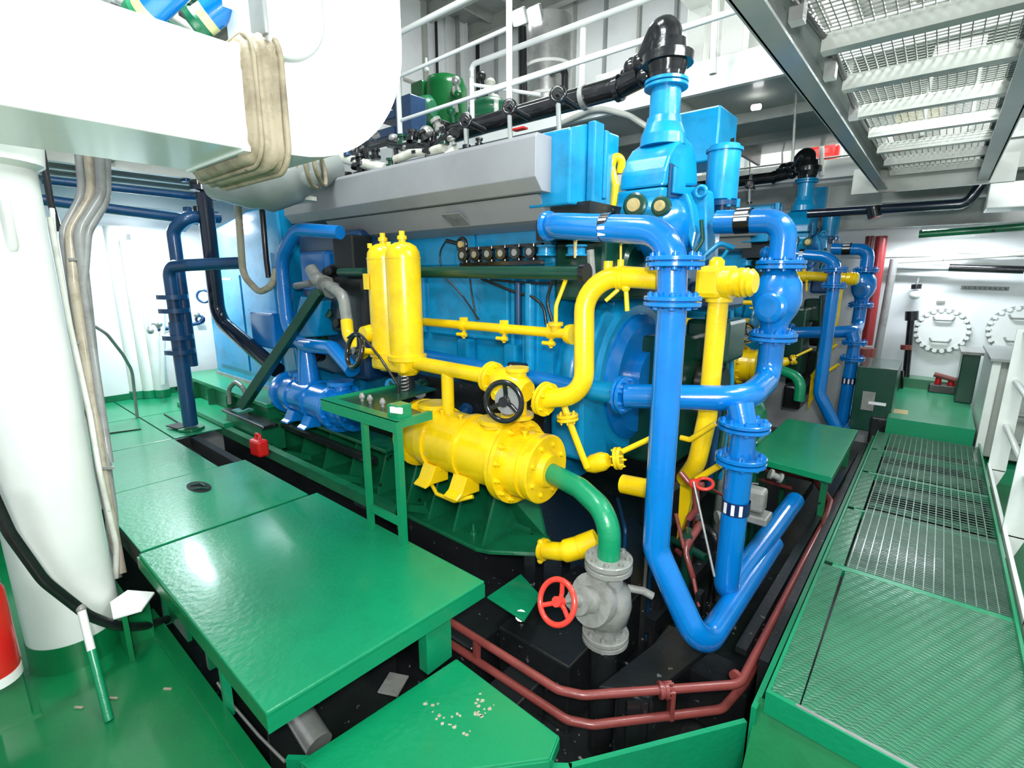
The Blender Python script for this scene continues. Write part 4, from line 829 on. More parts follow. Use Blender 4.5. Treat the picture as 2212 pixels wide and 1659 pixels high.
# clutter between the blue pipes: rusty levers, rod, grey casting, hose
tag(MB().tube([Pt(1498, 1040, Y=2.45), Pt(1543, 1245, Y=2.35)], .0065, n=8).build('steel_rod', SV), 'thin grey steel rod slanting down beside the right blue pipe', 'rod')
lv = thing('red_lever_valve', Pt(1500, 1040, Y=2.5), 'rusty orange lever valve between the two thick blue pipes', 'valve')
MB().tube([Pt(1470, 1020, Y=2.5), Pt(1490, 1045, Y=2.5), Pt(1520, 1048, Y=2.5)], .016, n=10).build('lever', RB, lv)
MB().torus(Pt(1522, 1045, Y=2.5), (0, -.4, 1), .042, .009, 20, 8).sphere(Pt(1500, 1045, Y=2.5), .028).build('handle', RW, lv)
MB().tube([Pt(1502, 1050, Y=2.5), Pt(1505, 1100, Y=2.5), Pt(1488, 1120, Y=2.5)], .018, n=10).build('body', RB, lv)
hs2 = thing('red_brown_hose', Pt(1490, 1200, Y=2.6), 'rusty forked hose hanging in the dark pit between the blue pipes', 'hose')
MB().tube([Pt(1515, 1130, Y=2.75), Pt(1478, 1185, Y=2.6), Pt(1498, 1250, Y=2.55), Pt(1510, 1310, Y=2.5)], .016, bend=.1, n=10, rs=[.022, .016, .012, .009]).tube([Pt(1460, 1110, Y=2.7), Pt(1478, 1185, Y=2.6)], .012, n=8).build('hose', RB, hs2)
cast = thing('grey_casting', Pt(1610, 1080, Y=3.0), 'grey cast bracket behind the striped label on the right blue pipe', 'bracket')
MB().box(Pt(1600, 1100, Y=3.0), Pt(1600, 1100, Y=3.0)+V(.12, .1, .14), bev=.02).box(Pt(1585, 1120, Y=3.0), Pt(1585, 1120, Y=3.0)+V(.18, .14, .05), bev=.01).build('body', GV, cast)
rr = random.Random(5)
cl = thing('bilge_pipework', (-1.0, 3.4, PITZ), 'tangle of dark small pipes and fittings low in the pit behind the blue pipes', 'pipework')
for k in range(16):
    x = rr.uniform(-1.5, -.9); y = rr.uniform(2.7, 4.3); z = rr.uniform(-.35, .05); h = rr.uniform(.1, .5)
    m = rr.choice([BK, GD, RB, DB, BK, GV]); r = rr.uniform(.01, .03)
    MB().tube([(x, y, PITZ), (x, y, z+h), (x+rr.uniform(-.3, .3), y+rr.uniform(-.2, .4), z+h)], r, n=8).build('small_pipe', m, cl)
for k in range(9):
    x = rr.uniform(-1.5, -.8); y = rr.uniform(2.6, 4.2); z = rr.uniform(-.3, .3); m = rr.choice([BK, GD, RB, GV])
    MB().lathe((x, y, z), (rr.uniform(-1, 1), rr.uniform(-1, 1), rr.uniform(-1, 1)), [(0, .04), (.02, .04), (.02, .025), (.07, .025), (.07, .04), (.09, .04)], 10).build('fitting', m, cl)
# small green plate of the engine behind, and green cylinder behind
sg = thing('small_platform', (-.7, 4.8, 0), 'small green deck plate standing between the near engine and the mesh walkway', 'platform')
MB().prism([(-1.0, 4.08, .30), (-.41, 4.0, .30), (-.41, 5.45, .30), (-1.0, 5.45, .30)], (0, 0, .05), bev=.004).build('top_plate', GP, sg)
for x, y in ((-.95, 4.15), (-.46, 4.1), (-.46, 5.35), (-.95, 5.35)): MB().box((x-.02, y-.02, PITZ), (x+.02, y+.02, .3)).build('leg', GM, sg)
gc = thing('green_end_cooler', (-1.5, 4.4, .3), 'dull green round-ended casing behind the blue T-piece', 'casing')
MB().round_lathe((-1.9, 4.6, .55), (1, -.1, 0), [(0, .2), (.75, .2), (.85, .17), (.9, .08)], 26).build('shell', GM, gc)
MB().box((-2.0, 4.4, -.2), (-1.0, 4.85, .38), bev=.02).build('base', GM, gc)
for x in (-1.9, -1.3): MB().box((x, 4.38, -.5), (x+.06, 4.44, .3)).build('leg', GM, gc)
# ================================================================ LEFT: column, duct, cables
cx0, cy0 = -2.93, .245
co_ = thing('round_column', (cx0, cy0, 0), 'thick white round steel column in the left foreground, green at its foot', 'column')
MB().round_lathe((cx0, cy0, .10), (0, 0, 1), [(0, .172), (2.6, .172)], 40).build('shaft', WH, co_)
MB().round_lathe((cx0, cy0, 0), (0, 0, 1), [(0, .178), (.13, .176)], 40).build('foot_sleeve', GL, co_)
MB().prism([(cx0+.15, cy0+.12, .24), (cx0+.30, cy0+.10, .24), (cx0+.33, cy0+.2, .24), (cx0+.22, cy0+.28, .24), (cx0+.1, cy0+.2, .24)], (0, 0, .012), bev=.003).build('top_bracket', WH, co_)
MB().box((cx0+.14, cy0+.13, 0), (cx0+.30, cy0+.15, .24)).box((cx0+.16, cy0+.14, 0), (cx0+.18, cy0+.26, .24)).build('gusset', GL, co_)
MB().lathe((cx0, cy0, 2.16), (0, 0, 1), [(0, .172), (.02, .20), (.12, .21), (.5, .21)], 36).build('collar', WH, co_)
MB().round_lathe(Pt(6, 430, X=cx0+.165), (0, 0, -1), [(0, .02), (.17, .02), (.19, .012)], 12).build('weld_lug', WH, co_)
# duct
du = thing('air_duct', (-2.2, .2, 2.3), 'big white rectangular air duct crossing the top left corner', 'duct')
DX0, DX1, DZ0, DZ1 = -2.45, -1.9, 2.175, 2.50
MB().box((DX0, -1.5, DZ0), (DX1, .85, DZ1), bev=.006).build('straight_duct', WH, du)
MB().box((DX0-.004, .815, DZ0-.008), (DX1+.008, .84, DZ1+.006), bev=.003).build('end_frame', WH, du)
el = thing('duct_elbow', (-2.2, 1.2, 2.3), 'large white rounded duct elbow turning upwards, right of the quilted joint', 'duct')
# elbow profile in the Y-Z plane
RO = .52; cyc = 1.0; czc = DZ0+.01+RO
prof = [(.90, DZ0+.0)]
prof += [(cyc+RO*math.sin(q), czc-RO*math.cos(q)) for q in [PI/2*i/14 for i in range(15)]]
prof += [(cyc+RO, 3.9), (cyc+.04, 3.9)]
prof += [(cyc+.04, DZ1+.25)]+[(.96+.08*math.cos(q), DZ1+.2-.15*math.sin(q)) for q in [PI/2*i/5 for i in range(1, 6)]]+[(.86, DZ1+.05)]
MB().prism([(DX1-.0, y, z) for y, z in prof], (-.55, 0, 0)).build('elbow', WH, el)
MB().box((DX1-.001, .80, 2.6), (DX1+.004, .86, 3.9)).build('seam', WH, el)
bj = thing('flexible_joint', (-2.2, .85, 2.3), 'stained cream canvas joint wrapped round the end of the white duct', 'duct joint')
def band(y, dx, dz, tk=.02, r=.09):
    out = []
    x0, x1, z0, z1 = DX0-dx, DX1+dx, DZ0-dz, DZ1+dz
    for cxx, czz, q0 in ((x1-r, z1-r, 0), (x0+r, z1-r, PI/2), (x0+r, z0+r, PI), (x1-r, z0+r, 1.5*PI)):
        for k in range(7): q = q0+PI/2*k/6; out.append(V(cxx+r*math.cos(q), y, czz+r*math.sin(q)))
    return out
ys = [(.828, .010), (.84, .03), (.858, .045), (.872, .03), (.885, .05), (.905, .062), (.92, .05), (.935, .06), (.95, .045), (.958, .012)]
m = MB(); vs = []; rr = random.Random(2)
for y, d in ys:
    ring = band(y, d, d); vs += [p+V(rr.uniform(-.003, .003), rr.uniform(-.006, .006), rr.uniform(-.003, .003)) for p in ring]
n = 28; fs = [(k*n+j, k*n+(j+1) % n, (k+1)*n+(j+1) % n, (k+1)*n+j) for k in range(len(ys)-1) for j in range(n)]
m.add(vs, fs, True).build('canvas_band', BE, bj)
m = MB(); ring = band(.862, .048, .048); m.tube(ring, .008, n=6, closed=True).build('edge_roll', BE, bj)
m = MB(); ring = band(.948, .060, .060); m.tube(ring, .011, n=6, closed=True).build('edge_roll', BE, bj)
GP2 = paint('shaded_duct_grey', (176, 184, 180), .4, (150, 158, 152), .5, 3, .06, 25)  # grey stands for shade on a duct face the flash misses
# second rounded duct behind the joint
sd = thing('round_end_duct', (-1.95, 1.0, 2.8), 'pale duct, coloured grey as in shade, with a rounded lower corner, above the quilted joint', 'duct')
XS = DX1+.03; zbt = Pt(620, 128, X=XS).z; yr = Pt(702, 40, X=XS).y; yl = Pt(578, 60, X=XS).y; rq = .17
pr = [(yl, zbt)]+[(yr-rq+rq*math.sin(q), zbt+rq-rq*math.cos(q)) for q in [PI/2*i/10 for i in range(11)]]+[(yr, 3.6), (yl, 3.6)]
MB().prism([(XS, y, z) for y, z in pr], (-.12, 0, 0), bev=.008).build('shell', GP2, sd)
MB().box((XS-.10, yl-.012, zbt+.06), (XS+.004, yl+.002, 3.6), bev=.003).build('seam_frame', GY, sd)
# sack-like exhaust lagging under the joint and stub to the right
ex = thing('lagged_exhaust_bend', (-3.0, 1.7, 2.3), 'grey-white canvas lagged exhaust pipe under the cream duct joint', 'exhaust')
MB().tube([Pt(470, 395, Y=1.62), Pt(560, 415, Y=1.75), Pt(640, 385, Y=1.95), Pt(720, 352, Y=2.25)], .12, bend=.2, n=24, rs=[.13, .16, .14, .13]).build('lagging', GY, ex)
for px in (655, 672, 690): MB().torus(Pt(px, 380-(px-640)*.4, Y=2.0), (.6, .6, .12), .125, .016, 28, 8).build('band', BE, ex)
MB().box(Pt(500, 432, Y=1.75), Pt(630, 440, Y=1.9)+V(0, .2, .04)).build('tray', WD, ex)
# blue pipes above the duct
for i, (a, b, lab) in enumerate((((312, 34), (390, -40), 'left one of two bright blue pipes above the white duct'), ((434, 48), (550, -35), 'right one of two bright blue pipes above the white duct'))):
    A = Pt(*a, X=-2.5); B = Pt(*b, X=-2.35); t = thing('blue_overhead_pipe', A, lab, 'pipe')
    d = (B-A).normalized(); MB().tube([A, B+d*.5], .056, n=24).build('pipe', PB, t)
    MB().tube([A-d*.01, A+d*.045], .0575, n=24).build('tape_band', YG, t)
    MB().lathe(A-d*.04, d, [(0, .05), (.01, .066), (.035, .066), (.05, .057)], 24).build('sleeve', GM, t)
tg2 = thing('overhead_tray', (-3.2, 1.2, 3.0), 'cluttered cable tray and pipework behind the blue pipes above the duct', 'cable tray')
for k in range(7):
    A = Pt(250+40*k, -10-5*k, X=-3.3); B = Pt(430+25*k, 85+8*k, X=-3.0)
    MB().tube([A, B], .02+.008*(k % 3), n=8).build('cable', (GD, GV, DK, WD, GM, SV, GD)[k], tg2)
for px, py in ((215, 5), (240, 8), (355, 30), (400, 3), (450, 85), (540, 3)):
    c = Pt(px, py, X=-3.2); MB().obox(c, (1, .4, .2), (-.4, 1, 0), (0, 0, 1), .13, .09, .07, .02).build('fitting', rr.choice([WD, GD, SV]), tg2)
A = Pt(460, 75, X=-2.7); B = Pt(610, -10, X=-2.4)
MB().bar(A, B+(B-A), .13, .04, bev=.004).build('tray', GV, tg2)
MB().bar(Pt(200, 18, X=-3.4), Pt(470, 95, X=-3.4), .3, .06).build('tray', GD, tg2)

# hoses / cables bundle beside the column
cbn = thing('cable_bundle', Pt(230, 1240, Z=.1), 'bundle of dirty cream cables hanging from the ceiling beside the white column', 'cables')
def cab(pts, r, m, Y=None): MB().tube([Pt(x, y, X=X_) for x, y, X_ in pts], r, bend=.25, n=10).build('cable', m, cbn)
cab([(215, 330, -4.0), (222, 420, -4.0), (170, 500, -3.9), (185, 640, -3.8), (212, 900, -3.6), (240, 1100, -3.4), (250, 1250, -3.2)], .030, CG)
cab([(190, 330, -4.05), (200, 420, -4.05), (150, 500, -3.95), (160, 620, -3.8), (200, 880, -3.6), (232, 1080, -3.4), (262, 1240, -3.2)], .026, CB)
cab([(170, 330, -4.1), (178, 420, -4.1), (135, 500, -4.0), (170, 720, -3.8), (205, 950, -3.6), (225, 1100, -3.4)], .022, CG)
cab([(230, 330, -4.0), (232, 430, -4.0), (190, 500, -3.9), (180, 620, -3.8), (215, 860, -3.6), (236, 1000, -3.5)], .022, CG)
cab([(108, 470, -3.7), (150, 700, -3.6), (195, 900, -3.45), (215, 1020, -3.3), (252, 1180, -3.2), (250, 1250, -3.15)], .014, WD)
cab([(98, 470, -3.75), (128, 620, -3.7), (160, 800, -3.6), (190, 960, -3.5)], .010, WH)
cab([(112, 450, -3.9), (125, 600, -3.85), (150, 760, -3.75), (190, 940, -3.6)], .012, WH)
cab([(95, 500, -3.9), (120, 560, -3.8), (140, 660, -3.75), (150, 740, -3.7)], .010, GV)
for x, y, X_ in ((170, 560, -3.85), (205, 870, -3.6), (228, 1010, -3.45), (152, 740, -3.7)):
    MB().bar(Pt(x-22, y, X=X_), Pt(x+18, y, X=X_), .03, .014).build('strap', CG, cbn)
MB().box(Pt(130, 520, X=-4.0), Pt(165, 640, X=-4.0)+V(-.02, 0, 0)).build('backing_plate', CG, cbn)
t = thing('stanchion', (-2.95, -.25, 0), 'green painted steel post at the left edge, behind the red extinguisher', 'post')
a = Pt(85, 1530, Z=0.01)
pb = V(a.x-.02, a.y-.02, 0)
MB().box(pb+V(-.03, -.10, 0), pb+V(.03, .0, 1.15), bev=.004).build('post', GL, t); MB().box(pb+V(-.05, -.12, 0), pb+V(.05, .02, .01)).build('foot_plate', GL, t)
MB().box(pb+V(-.03, -.5, 1.1), pb+V(.03, 0, 1.15)).build('top_bar', GL, t)
t = thing('fire_extinguisher', Pt(5, 1480, Z=.05), 'red fire extinguisher cut off by the left edge of the picture', 'extinguisher')
c = Pt(-12, 1470, X=-2.35)
MB().lathe(c, (0, 0, 1), [(0, .074), (.035, .074)], 28).build('base_ring', WH, t)
MB().round_lathe(c+V(0, 0, .03), (0, 0, 1), [(0, .07), (.02, .076), (.30, .076), (.34, .06), (.36, .03)], 28).build('cylinder', RD, t)
MB().lathe(c+V(0, 0, .38), (0, 0, 1), [(0, .022), (.06, .022)], 12).build('valve', SV, t)
tag(MB().tube([Pt(-30, 1040, X=-2.5), Pt(20, 1150, X=-2.52), Pt(95, 1255, X=-2.55), Pt(190, 1330, X=-2.6), Pt(260, 1355, X=-2.65), Pt(315, 1352, X=-2.75), Pt(360, 1338, X=-2.85)], .020, bend=.4, n=14).build('black_cable', BR), 'thick black cable sagging across the foot of the white column', 'cable')
t = thing('sounding_pipe', Pt(235, 1556, Z=0), 'thin slanted pipe, white above and green below, in front of the column foot', 'pipe')
A = Pt(236, 1556, Z=.0); B = Pt(175, 1315, X=A.x-.25); M = A+(B-A)*.62
MB().tube([A, M], .016, n=12).build('lower_pipe', GP, t); MB().tube([M, B], .015, n=12).build('upper_pipe', WH, t); MB().sphere(B, .018).build('cap', GV, t)
for i, (px, py) in enumerate(((170, 1528), (245, 1508), (362, 1488))):
    c = Pt(px, py, Z=.004); tag(MB().obox(c, (.8, .6, 0), (-.6, .8, 0), (0, 0, 1), .035, .008, .006).build('wood_splinter', CB), ('left', 'middle', 'right')[i]+' one of three pale splinters lying on the lower left green floor', 'splinter')
# ================================================================ LEFT BAY
t = thing('red_column', (-6.3, .6, FZ), 'red painted flat column at the left, in front of the white wall', 'column')
A = Pt(236, 862, Z=FZ-.02)
MB().box(A+V(-.12, -.16, 0), A+V(0, .02, 1.9), bev=.004).build('column', RD, t)
for z in (.9, 1.35): MB().box(A+V(.0, -.1, z), A+V(.01, -.04, z+.06)).build('marking', WT, t)
for i, (px, w_, z1, r) in enumerate(((268, 860, 2.4, .11), (302, 862, 2.45, .09), (325, 862, 2.3, .06), (352, 860, 2.4, .075))):
    A = Pt(px, w_-4, Z=FZ-.02); tt = tag(MB().round_lathe(A, (0, 0, 1), [(0, r), (z1-.5, r)], 24).build('white_wall_pipe', WH), ('leftmost', 'second', 'third', 'rightmost')[i]+' of four white upright pipes along the left wall', 'pipe')
    MB().lathe(A, (0, 0, 1), [(0, r+.01), (.09, r+.01)], 24).build('green_foot', GP, tt)
t = thing('wall_valve_group', (-6.9, 2.0, 1.1), 'small white pipes, hand cranks and valves on the left wall above the green floor', 'valves')
MB().box(Pt(345, 720, X=-6.7), Pt(440, 670, X=-6.7)+V(.02, 0, 0)).build('backing', WH, t)
for pts, m_, r in (([(340, 712), (375, 708), (432, 698), (440, 685)], DB, .02), ([(345, 720), (400, 706)], WD, .014), ([(322, 640), (324, 715)], WH, .016), ([(318, 715), (330, 690), (345, 715)], SV, .012), ([(350, 640), (352, 830)], WH, .03)):
    MB().tube([Pt(x, y, X=-6.6) for x, y in pts], r, n=8, bend=.05).build('pipe', m_, t)
for x, y in ((440, 640), (432, 690)):
    MB().torus(Pt(x, y, X=-6.62), (1, -.6, 0), .07 if y < 660 else .04, .014, 20, 8).build('handwheel', DB, t)
for x, y in ((325, 715), (345, 700), (425, 680)): MB().sphere(Pt(x, y, X=-6.6), .035).build('valve_body', SV, t)
tag(MB().tube([Pt(205, 705, X=-5.6), Pt(230, 720, X=-5.6), Pt(265, 765, X=-5.8), Pt(285, 800, X=-6), V(-6.1, Pt(288, 850, X=-6.1).y, FZ-.02)], .014, bend=.2, n=8).build('grey_hose', GV), 'thin grey hose arching down in front of the white pipes at left', 'hose')
t = thing('blue_twin_pipe', Pt(412, 920, Z=FZ), 'dark blue upright double pipe with flanges, standing left of the blue panel', 'pipe')
zf = Pt(412, 918, Y=1.5).z
V1 = Pt(412, 918, Y=1.5); xA = V1.x+.0
MB().tube([(xA, 1.5, zf), (xA, 1.5, Pt(410, 700, Y=1.5).z)], .062, n=20).build('lower_pipe', DB, t)
MB().tube([(xA, 1.5, Pt(408, 770, Y=1.5).z), (xA, 1.5, Pt(385, 575, Y=1.5).z), (xA+.25, 1.6, Pt(385, 572, Y=1.5).z), Pt(520, 568, Y=1.9)], .052, bend=.1, n=18).build('front_pipe', DB, t)
MB().tube([(xA-.15, 1.62, .9), (xA-.15, 1.62, Pt(370, 500, Y=1.62).z), (xA-.02, 1.7, Pt(385, 482, Y=1.62).z+.06), Pt(470, 470, Y=2.0)], .055, bend=.1, n=18).build('rear_pipe', DB, t)
for py in (648, 678, 735, 765): MB().lathe(V(xA, 1.5, Pt(395, py, Y=1.5).z), (0, 0, 1), [(0, .125), (.04, .125)], 8).build('flange', DB, t)
MB().lathe(V(xA, 1.5, FZ-.02), (0, 0, 1), [(0, .11), (.02, .11)], 18).build('foot', GM, t)
tag(MB().obox(Pt(385, 920, Z=FZ), (1, .2, 0), (-.2, 1, 0), (0, 0, 1), .2, .12, .01).build('hatch_frame', DK), 'small dark frame on the green floor at the foot of the blue double pipe', 'frame')
t = thing('navy_exhaust_pipe', Pt(590, 790, Y=2.0), 'thick dark navy pipe slanting down in front of the blue panel', 'pipe')
MB().tube([Pt(440, 415, Y=1.85), Pt(472, 690, Y=1.9), Pt(600, 800, Y=2.0)], .068, bend=.2, n=24).build('pipe', NV, t)
MB().lathe(Pt(438, 412, Y=1.85), (0, 0, 1), [(0, .10), (.04, .10)], 22).build('flange', NV, t)
t = thing('beige_hose', Pt(520, 600, Y=1.9), 'U-shaped cream hose hanging in front of the blue panel', 'hose')
MB().tube([Pt(512, 415, Y=1.8), Pt(525, 595, Y=1.85), Pt(560, 632, Y=1.88), Pt(588, 618, Y=1.92), Pt(598, 580, Y=1.95)], .028, bend=.12, n=14).build('hose', CB, t)
MB().lathe(Pt(508, 410, Y=1.8), (0, 0, 1), [(0, .04), (.06, .04)], 14).build('coupling', WD, t)
tag(MB().tube([Pt(565, 440, Y=1.95), Pt(575, 560, Y=1.95), Pt(580, 600, Y=1.95)], .022, n=12).build('black_hose', BR), 'short black hose inside the bend of the cream hose', 'hose')
t = thing('blue_return_pipe', Pt(615, 640, Y=2.0), 'deep blue pipe looping down from under the grey hood to the blue cooler', 'pipe')
MB().tube([Pt(735, 502, Y=2.1), Pt(640, 495, Y=2.0), Pt(606, 560, Y=1.98), Pt(622, 720, Y=1.98), Pt(665, 750, Y=1.98)], .05, bend=.2, n=22).build('upper_loop', PB, t)
MB().tube([Pt(655, 745, Y=1.98), Pt(720, 752, Y=1.95), Pt(762, 800, Y=1.92)], .055, bend=.14, n=22).build('lower_bend', PB, t)
MB().tube([Pt(660, 750, Y=2.0), Pt(672, 850, Y=2.0)], .07, n=20, rs=[.06, .1]).build('neck', PB, t)
t = thing('grey_mixing_valve', Pt(690, 600, Y=2.1), 'grey cast valve with flexible grey hose above the green strut', 'valve')
MB().tube([Pt(672, 580, Y=2.1), Pt(690, 612, Y=2.1), Pt(712, 622, Y=2.08)], .05, n=16).sphere(Pt(688, 605, Y=2.08), .06).build('body', GV, t)
MB().tube([Pt(640, 618, Y=2.1), Pt(672, 612, Y=2.1)], .03, n=12).build('side_port', GV, t)
for px, py in ((702, 612), (716, 625)): MB().lathe(Pt(px, py, Y=2.08), (1, -.3, -.6), [(0, .07), (.02, .07)], 8).build('flange', GV, t)
MB().tube([Pt(712, 618, Y=2.05), Pt(742, 640, Y=2.02), Pt(750, 695, Y=2.0)], .042, bend=.12, n=18).build('flexible_hose', GV, t)
t = thing('yellow_filter_inlet', Pt(750, 720, Y=1.98), 'curved yellow pipe from the grey hose to the filter handwheel', 'pipe')
MB().tube([Pt(749, 692, Y=2.0), Pt(752, 725, Y=1.98), Pt(785, 765, Y=1.95)], .044, bend=.1, n=20).build('pipe', YE, t)
MB().lathe(Pt(800, 720, Y=1.95), (0, -1, 0), [(0, .06), (.06, .05)], 16).build('valve_body', YE, t)
# generator
ge = thing('generator', (-5.6, 2.7, 0), 'big blue generator casing behind the navy pipe, left end of the near engine', 'generator')
MB().prism([(-6.45, 2.2, .62), (-6.45, 2.2, 2.05), (-6.25, 2.2, 2.2), (-5.2, 2.2, 2.36), (-4.6, 2.2, 2.36), (-4.45, 2.2, .62)], (0, 1.6, 0), bev=.02).build('casing', LB, ge)
MB().box((-6.3, 2.185, .75), (-5.5, 2.2, 1.75)).build('cover_plate', LB, ge); MB().box((-5.45, 2.185, .75), (-4.75, 2.2, 1.95)).build('cover_plate', LB, ge)
MB().box((-6.46, 2.19, .60), (-4.4, 2.26, .64)).build('base_strip', CG, ge)
MB().box((-6.35, 2.18, 1.70), (-5.7, 2.186, 1.72)).build('white_line', WT, ge)
MB().box((-4.9, 2.0, 1.1), (-4.45, 2.3, 1.42), bev=.02).build('terminal_box', PB, ge)
MB().prism([(-4.35, 2.1, 1.2), (-3.9, 2.1, 1.25), (-3.75, 2.1, 1.55), (-4.1, 2.1, 1.58)], (0, .3, 0), bev=.015).build('inspection_box', LB, ge)
MB().box((-4.45, 2.3, .9), (-3.5, 2.7, 2.1), bev=.03).build('coupling_cover', DB, ge)
MB().box((-4.3, 2.22, 1.62), (-3.85, 2.32, 1.95), bev=.03).build('junction_casing', PB, ge)
MB().box((-3.8, 2.18, 1.3), (-3.3, 2.4, 1.75), bev=.03).build('starter_block', BK, ge)
MB().box((-3.72, 2.2, 1.78), (-3.45, 2.4, 2.05), bev=.02).build('starter_block', DK, ge)
for k in range(8):
    x = rr.uniform(-4.2, -3.3); z = rr.uniform(1.05, 1.8); MB().lathe((x, 2.25, z), (rr.uniform(-.5, .5), -1, rr.uniform(-.4, .4)), [(0, .05), (.05, .05), (.05, .035), (.1, .035)], 12).build('fitting', rr.choice([BK, DB, BK, GD]), ge)
gb = thing('generator_skid', (-5.6, 2.1, 0), 'green stepped steel skid under the blue generator', 'frame')
MB().box((-6.8, 1.95, FZ), (-4.6, 2.2, .56)).build('beam', GM, gb); MB().box((-6.85, 1.92, .56), (-4.55, 2.6, .60), bev=.004).build('top_flange', GP, gb)
MB().box((-6.3, 1.7, FZ-.02), (-5.0, 1.95, .38)).build('step', GP, gb)
for x in (-6.4, -5.9, -5.4, -4.9): MB().box((x, 1.88, FZ), (x+.02, 1.96, .56)).build('rib', GM, gb)
sh = thing('shaft_guard', Pt(520, 855, Y=1.8), 'dark green curved guard hoop and casing at the lower end of the strut', 'guard')
for k in range(3): 
    c = Pt(515, 880, Y=1.8+.05*k); MB().tube([c+V(-.20, 0, 0), c+V(-.18, 0, .16), c+V(.0, 0, .25), c+V(.16, 0, .22), c+V(.25, 0, .1)], .018, bend=.12, n=10).build('hoop', GM if k % 2 else GV, sh)
MB().box(Pt(515, 900, Y=1.8)+V(-.25, -.02, -.25), Pt(515, 900, Y=1.8)+V(.5, .2, 0), bev=.01).build('casing', GM, sh)
MB().box(Pt(515, 900, Y=1.8)+V(-.3, -.04, -.0), Pt(515, 900, Y=1.8)+V(.6, .1, .03), bev=.01).build('plate', BK, sh)
t = thing('red_jerrycan', Pt(555, 985, Z=FZ-.15), 'small red canister standing at the edge of the floor plates', 'canister')
c = Pt(553, 978, Y=1.6)
MB().obox(c+V(0, .03, .04), (1, .1, 0), (-.1, 1, 0), (0, 0, 1), .15, .09, .14, .02).build('body', RD, t); MB().tube([c+V(-.04, .03, .11), c+V(-.04, .03, .15), c+V(.04, .03, .15), c+V(.04, .03, .11)], .012, n=8, bend=.02).build('handle', RD, t)
# pipes at the left bay deck
for i, (a, b, r) in enumerate((((90, 388), (420, 425), .035), ((90, 432), (440, 478), .045))):
    tag(MB().tube([Pt(*a, X=-5.7), Pt(*b, X=-5.7)], r, n=12).build('deck_pipe', DB), ('upper', 'lower')+[] [0] if False else ('upper' if i == 0 else 'lower')+' dark blue pipe running under the left bay deck', 'pipe')
tag(MB().tube([V(-4.6, Pt(95, 350, X=-4.6).y, 2.9), Pt(95, 350, X=-4.6), Pt(110, 440, X=-4.6), Pt(128, 500, X=-4.6)], .02, n=8).build('dark_cable', BR), 'black cable dropping from the duct behind the column', 'cable')
t = thing('deck_valve', Pt(440, 400, Y=1.85), 'dark valve and bracket under the deck above the navy pipe', 'valve')
for x, y, s_ in ((400, 385, .05), (425, 400, .07), (450, 420, .08), (405, 455, .05), (430, 455, .06), (275, 408, .05)): MB().obox(Pt(x, y, Y=1.9), (1, .3, 0), (-.3, 1, 0), (0, 0, 1), s_*1.6, s_, s_*1.4, .01).build('lump', BG if s_ > .05 else DB, t)
MB().bar(Pt(395, 495, Y=1.9), Pt(440, 440, Y=1.9), .04, .06).build('bracket', DB, t)
# ================================================================ ENGINE TOP AND SIDE EXTRAS
t = thing('green_oil_pipe', Pt(1080, 590, Y=2.2), 'long dark green pipe along the engine side above the yellow rail', 'pipe')
MB().tube([Pt(735, 588, Y=2.15), Pt(790, 588, Y=2.15)], .032, n=18).tube([Pt(905, 588, Y=2.2), Pt(1262, 590, Y=2.2)], .036, n=22).build('pipe', GD, t)
MB().lathe(Pt(1265, 590, Y=2.2)-V(.02, 0, 0), (1, 0, 0), [(0, .05), (.03, .05)], 18).build('clamp', BK, t)
MB().tube([Pt(1275, 540, Y=2.3), Pt(1282, 640, Y=2.3)], .02, n=10).build('bracket', GV, t)
gm = thing('gauge_manifold', Pt(1085, 550, Y=2.42), 'row of black cocks and round gauges on a black bar on the engine side', 'gauges')
A = Pt(998, 572, Y=2.44); B = Pt(1172, 566, Y=2.44)
MB().bar(A, B, .05, .028, bev=.004).build('bar', BG, gm); MB().bar(A+V(0, 0, .1), B+V(0, 0, .1), .03, .022, bev=.004).build('bar', BG, gm)
for k in range(6):
    c = A+(B-A)*((k+.4)/6)
    MB().tube([c+V(0, 0, .01), c+V(0, 0, .11)], .024, n=10).build('stem', BG, gm)
    g_ = MB().lathe(c+V(0, -.01, .06), (0, -1, 0), [(0, .036), (.03, .042), (.035, .038)], 20).build('cock', BG, gm)
    MB().lathe(c+V(0, -.045, .06), (0, -1, 0), [(0, .021), (.003, .021)], 14).build('face', SV if k % 2 else GV, g_)
    MB().tube([c+V(.03, -.01, .03), c+V(.06, -.03, .03)], .009, n=8).build('lever', BG, gm)
c = Pt(998, 528, Y=2.44); MB().torus(c, (0, -1, 0), .04, .012, 22, 8).build('loop', BG, gm); MB().lathe(c, (0, -1, 0), [(0, .022), (.02, .022)], 14).build('knob', TN, gm)
MB().tube([c, Pt(965, 520, Y=2.46)], .014, n=8).build('lever', BG, gm)
for i, (pts, r, lab) in enumerate(((((965, 518), (948, 545), (955, 590), (1000, 640), (1035, 690)), .006, 'thin black cable looping from the black gauges down to the yellow rail'), (((1015, 600), (1020, 640), (1030, 690)), .006, 'short thin black cable hanging under the dark green pipe'), (((1040, 602), (1110, 630), (1150, 640), (1175, 660), (1180, 700)), .010, 'black wiring sagging under the dark green pipe'), (((1060, 604), (1140, 612), (1200, 612)), .008, 'black wiring strung close under the dark green pipe'), (((1195, 600), (1180, 650), (1195, 700)), .010, 'black hose near the right end of the yellow rail'))):
    tag(MB().tube([Pt(x, y, Y=2.5) for x, y in pts], r, bend=.15, n=8).build('thin_cable', BR), lab, 'cable')
t = thing('engine_side_pipe', Pt(1120, 650, Y=2.55), 'dark blue upright conduit on the engine side behind the yellow rail', 'pipe')
MB().tube([Pt(1120, 610, Y=2.5), Pt(1120, 705, Y=2.5)], .022, n=12).build('pipe', DB, t)
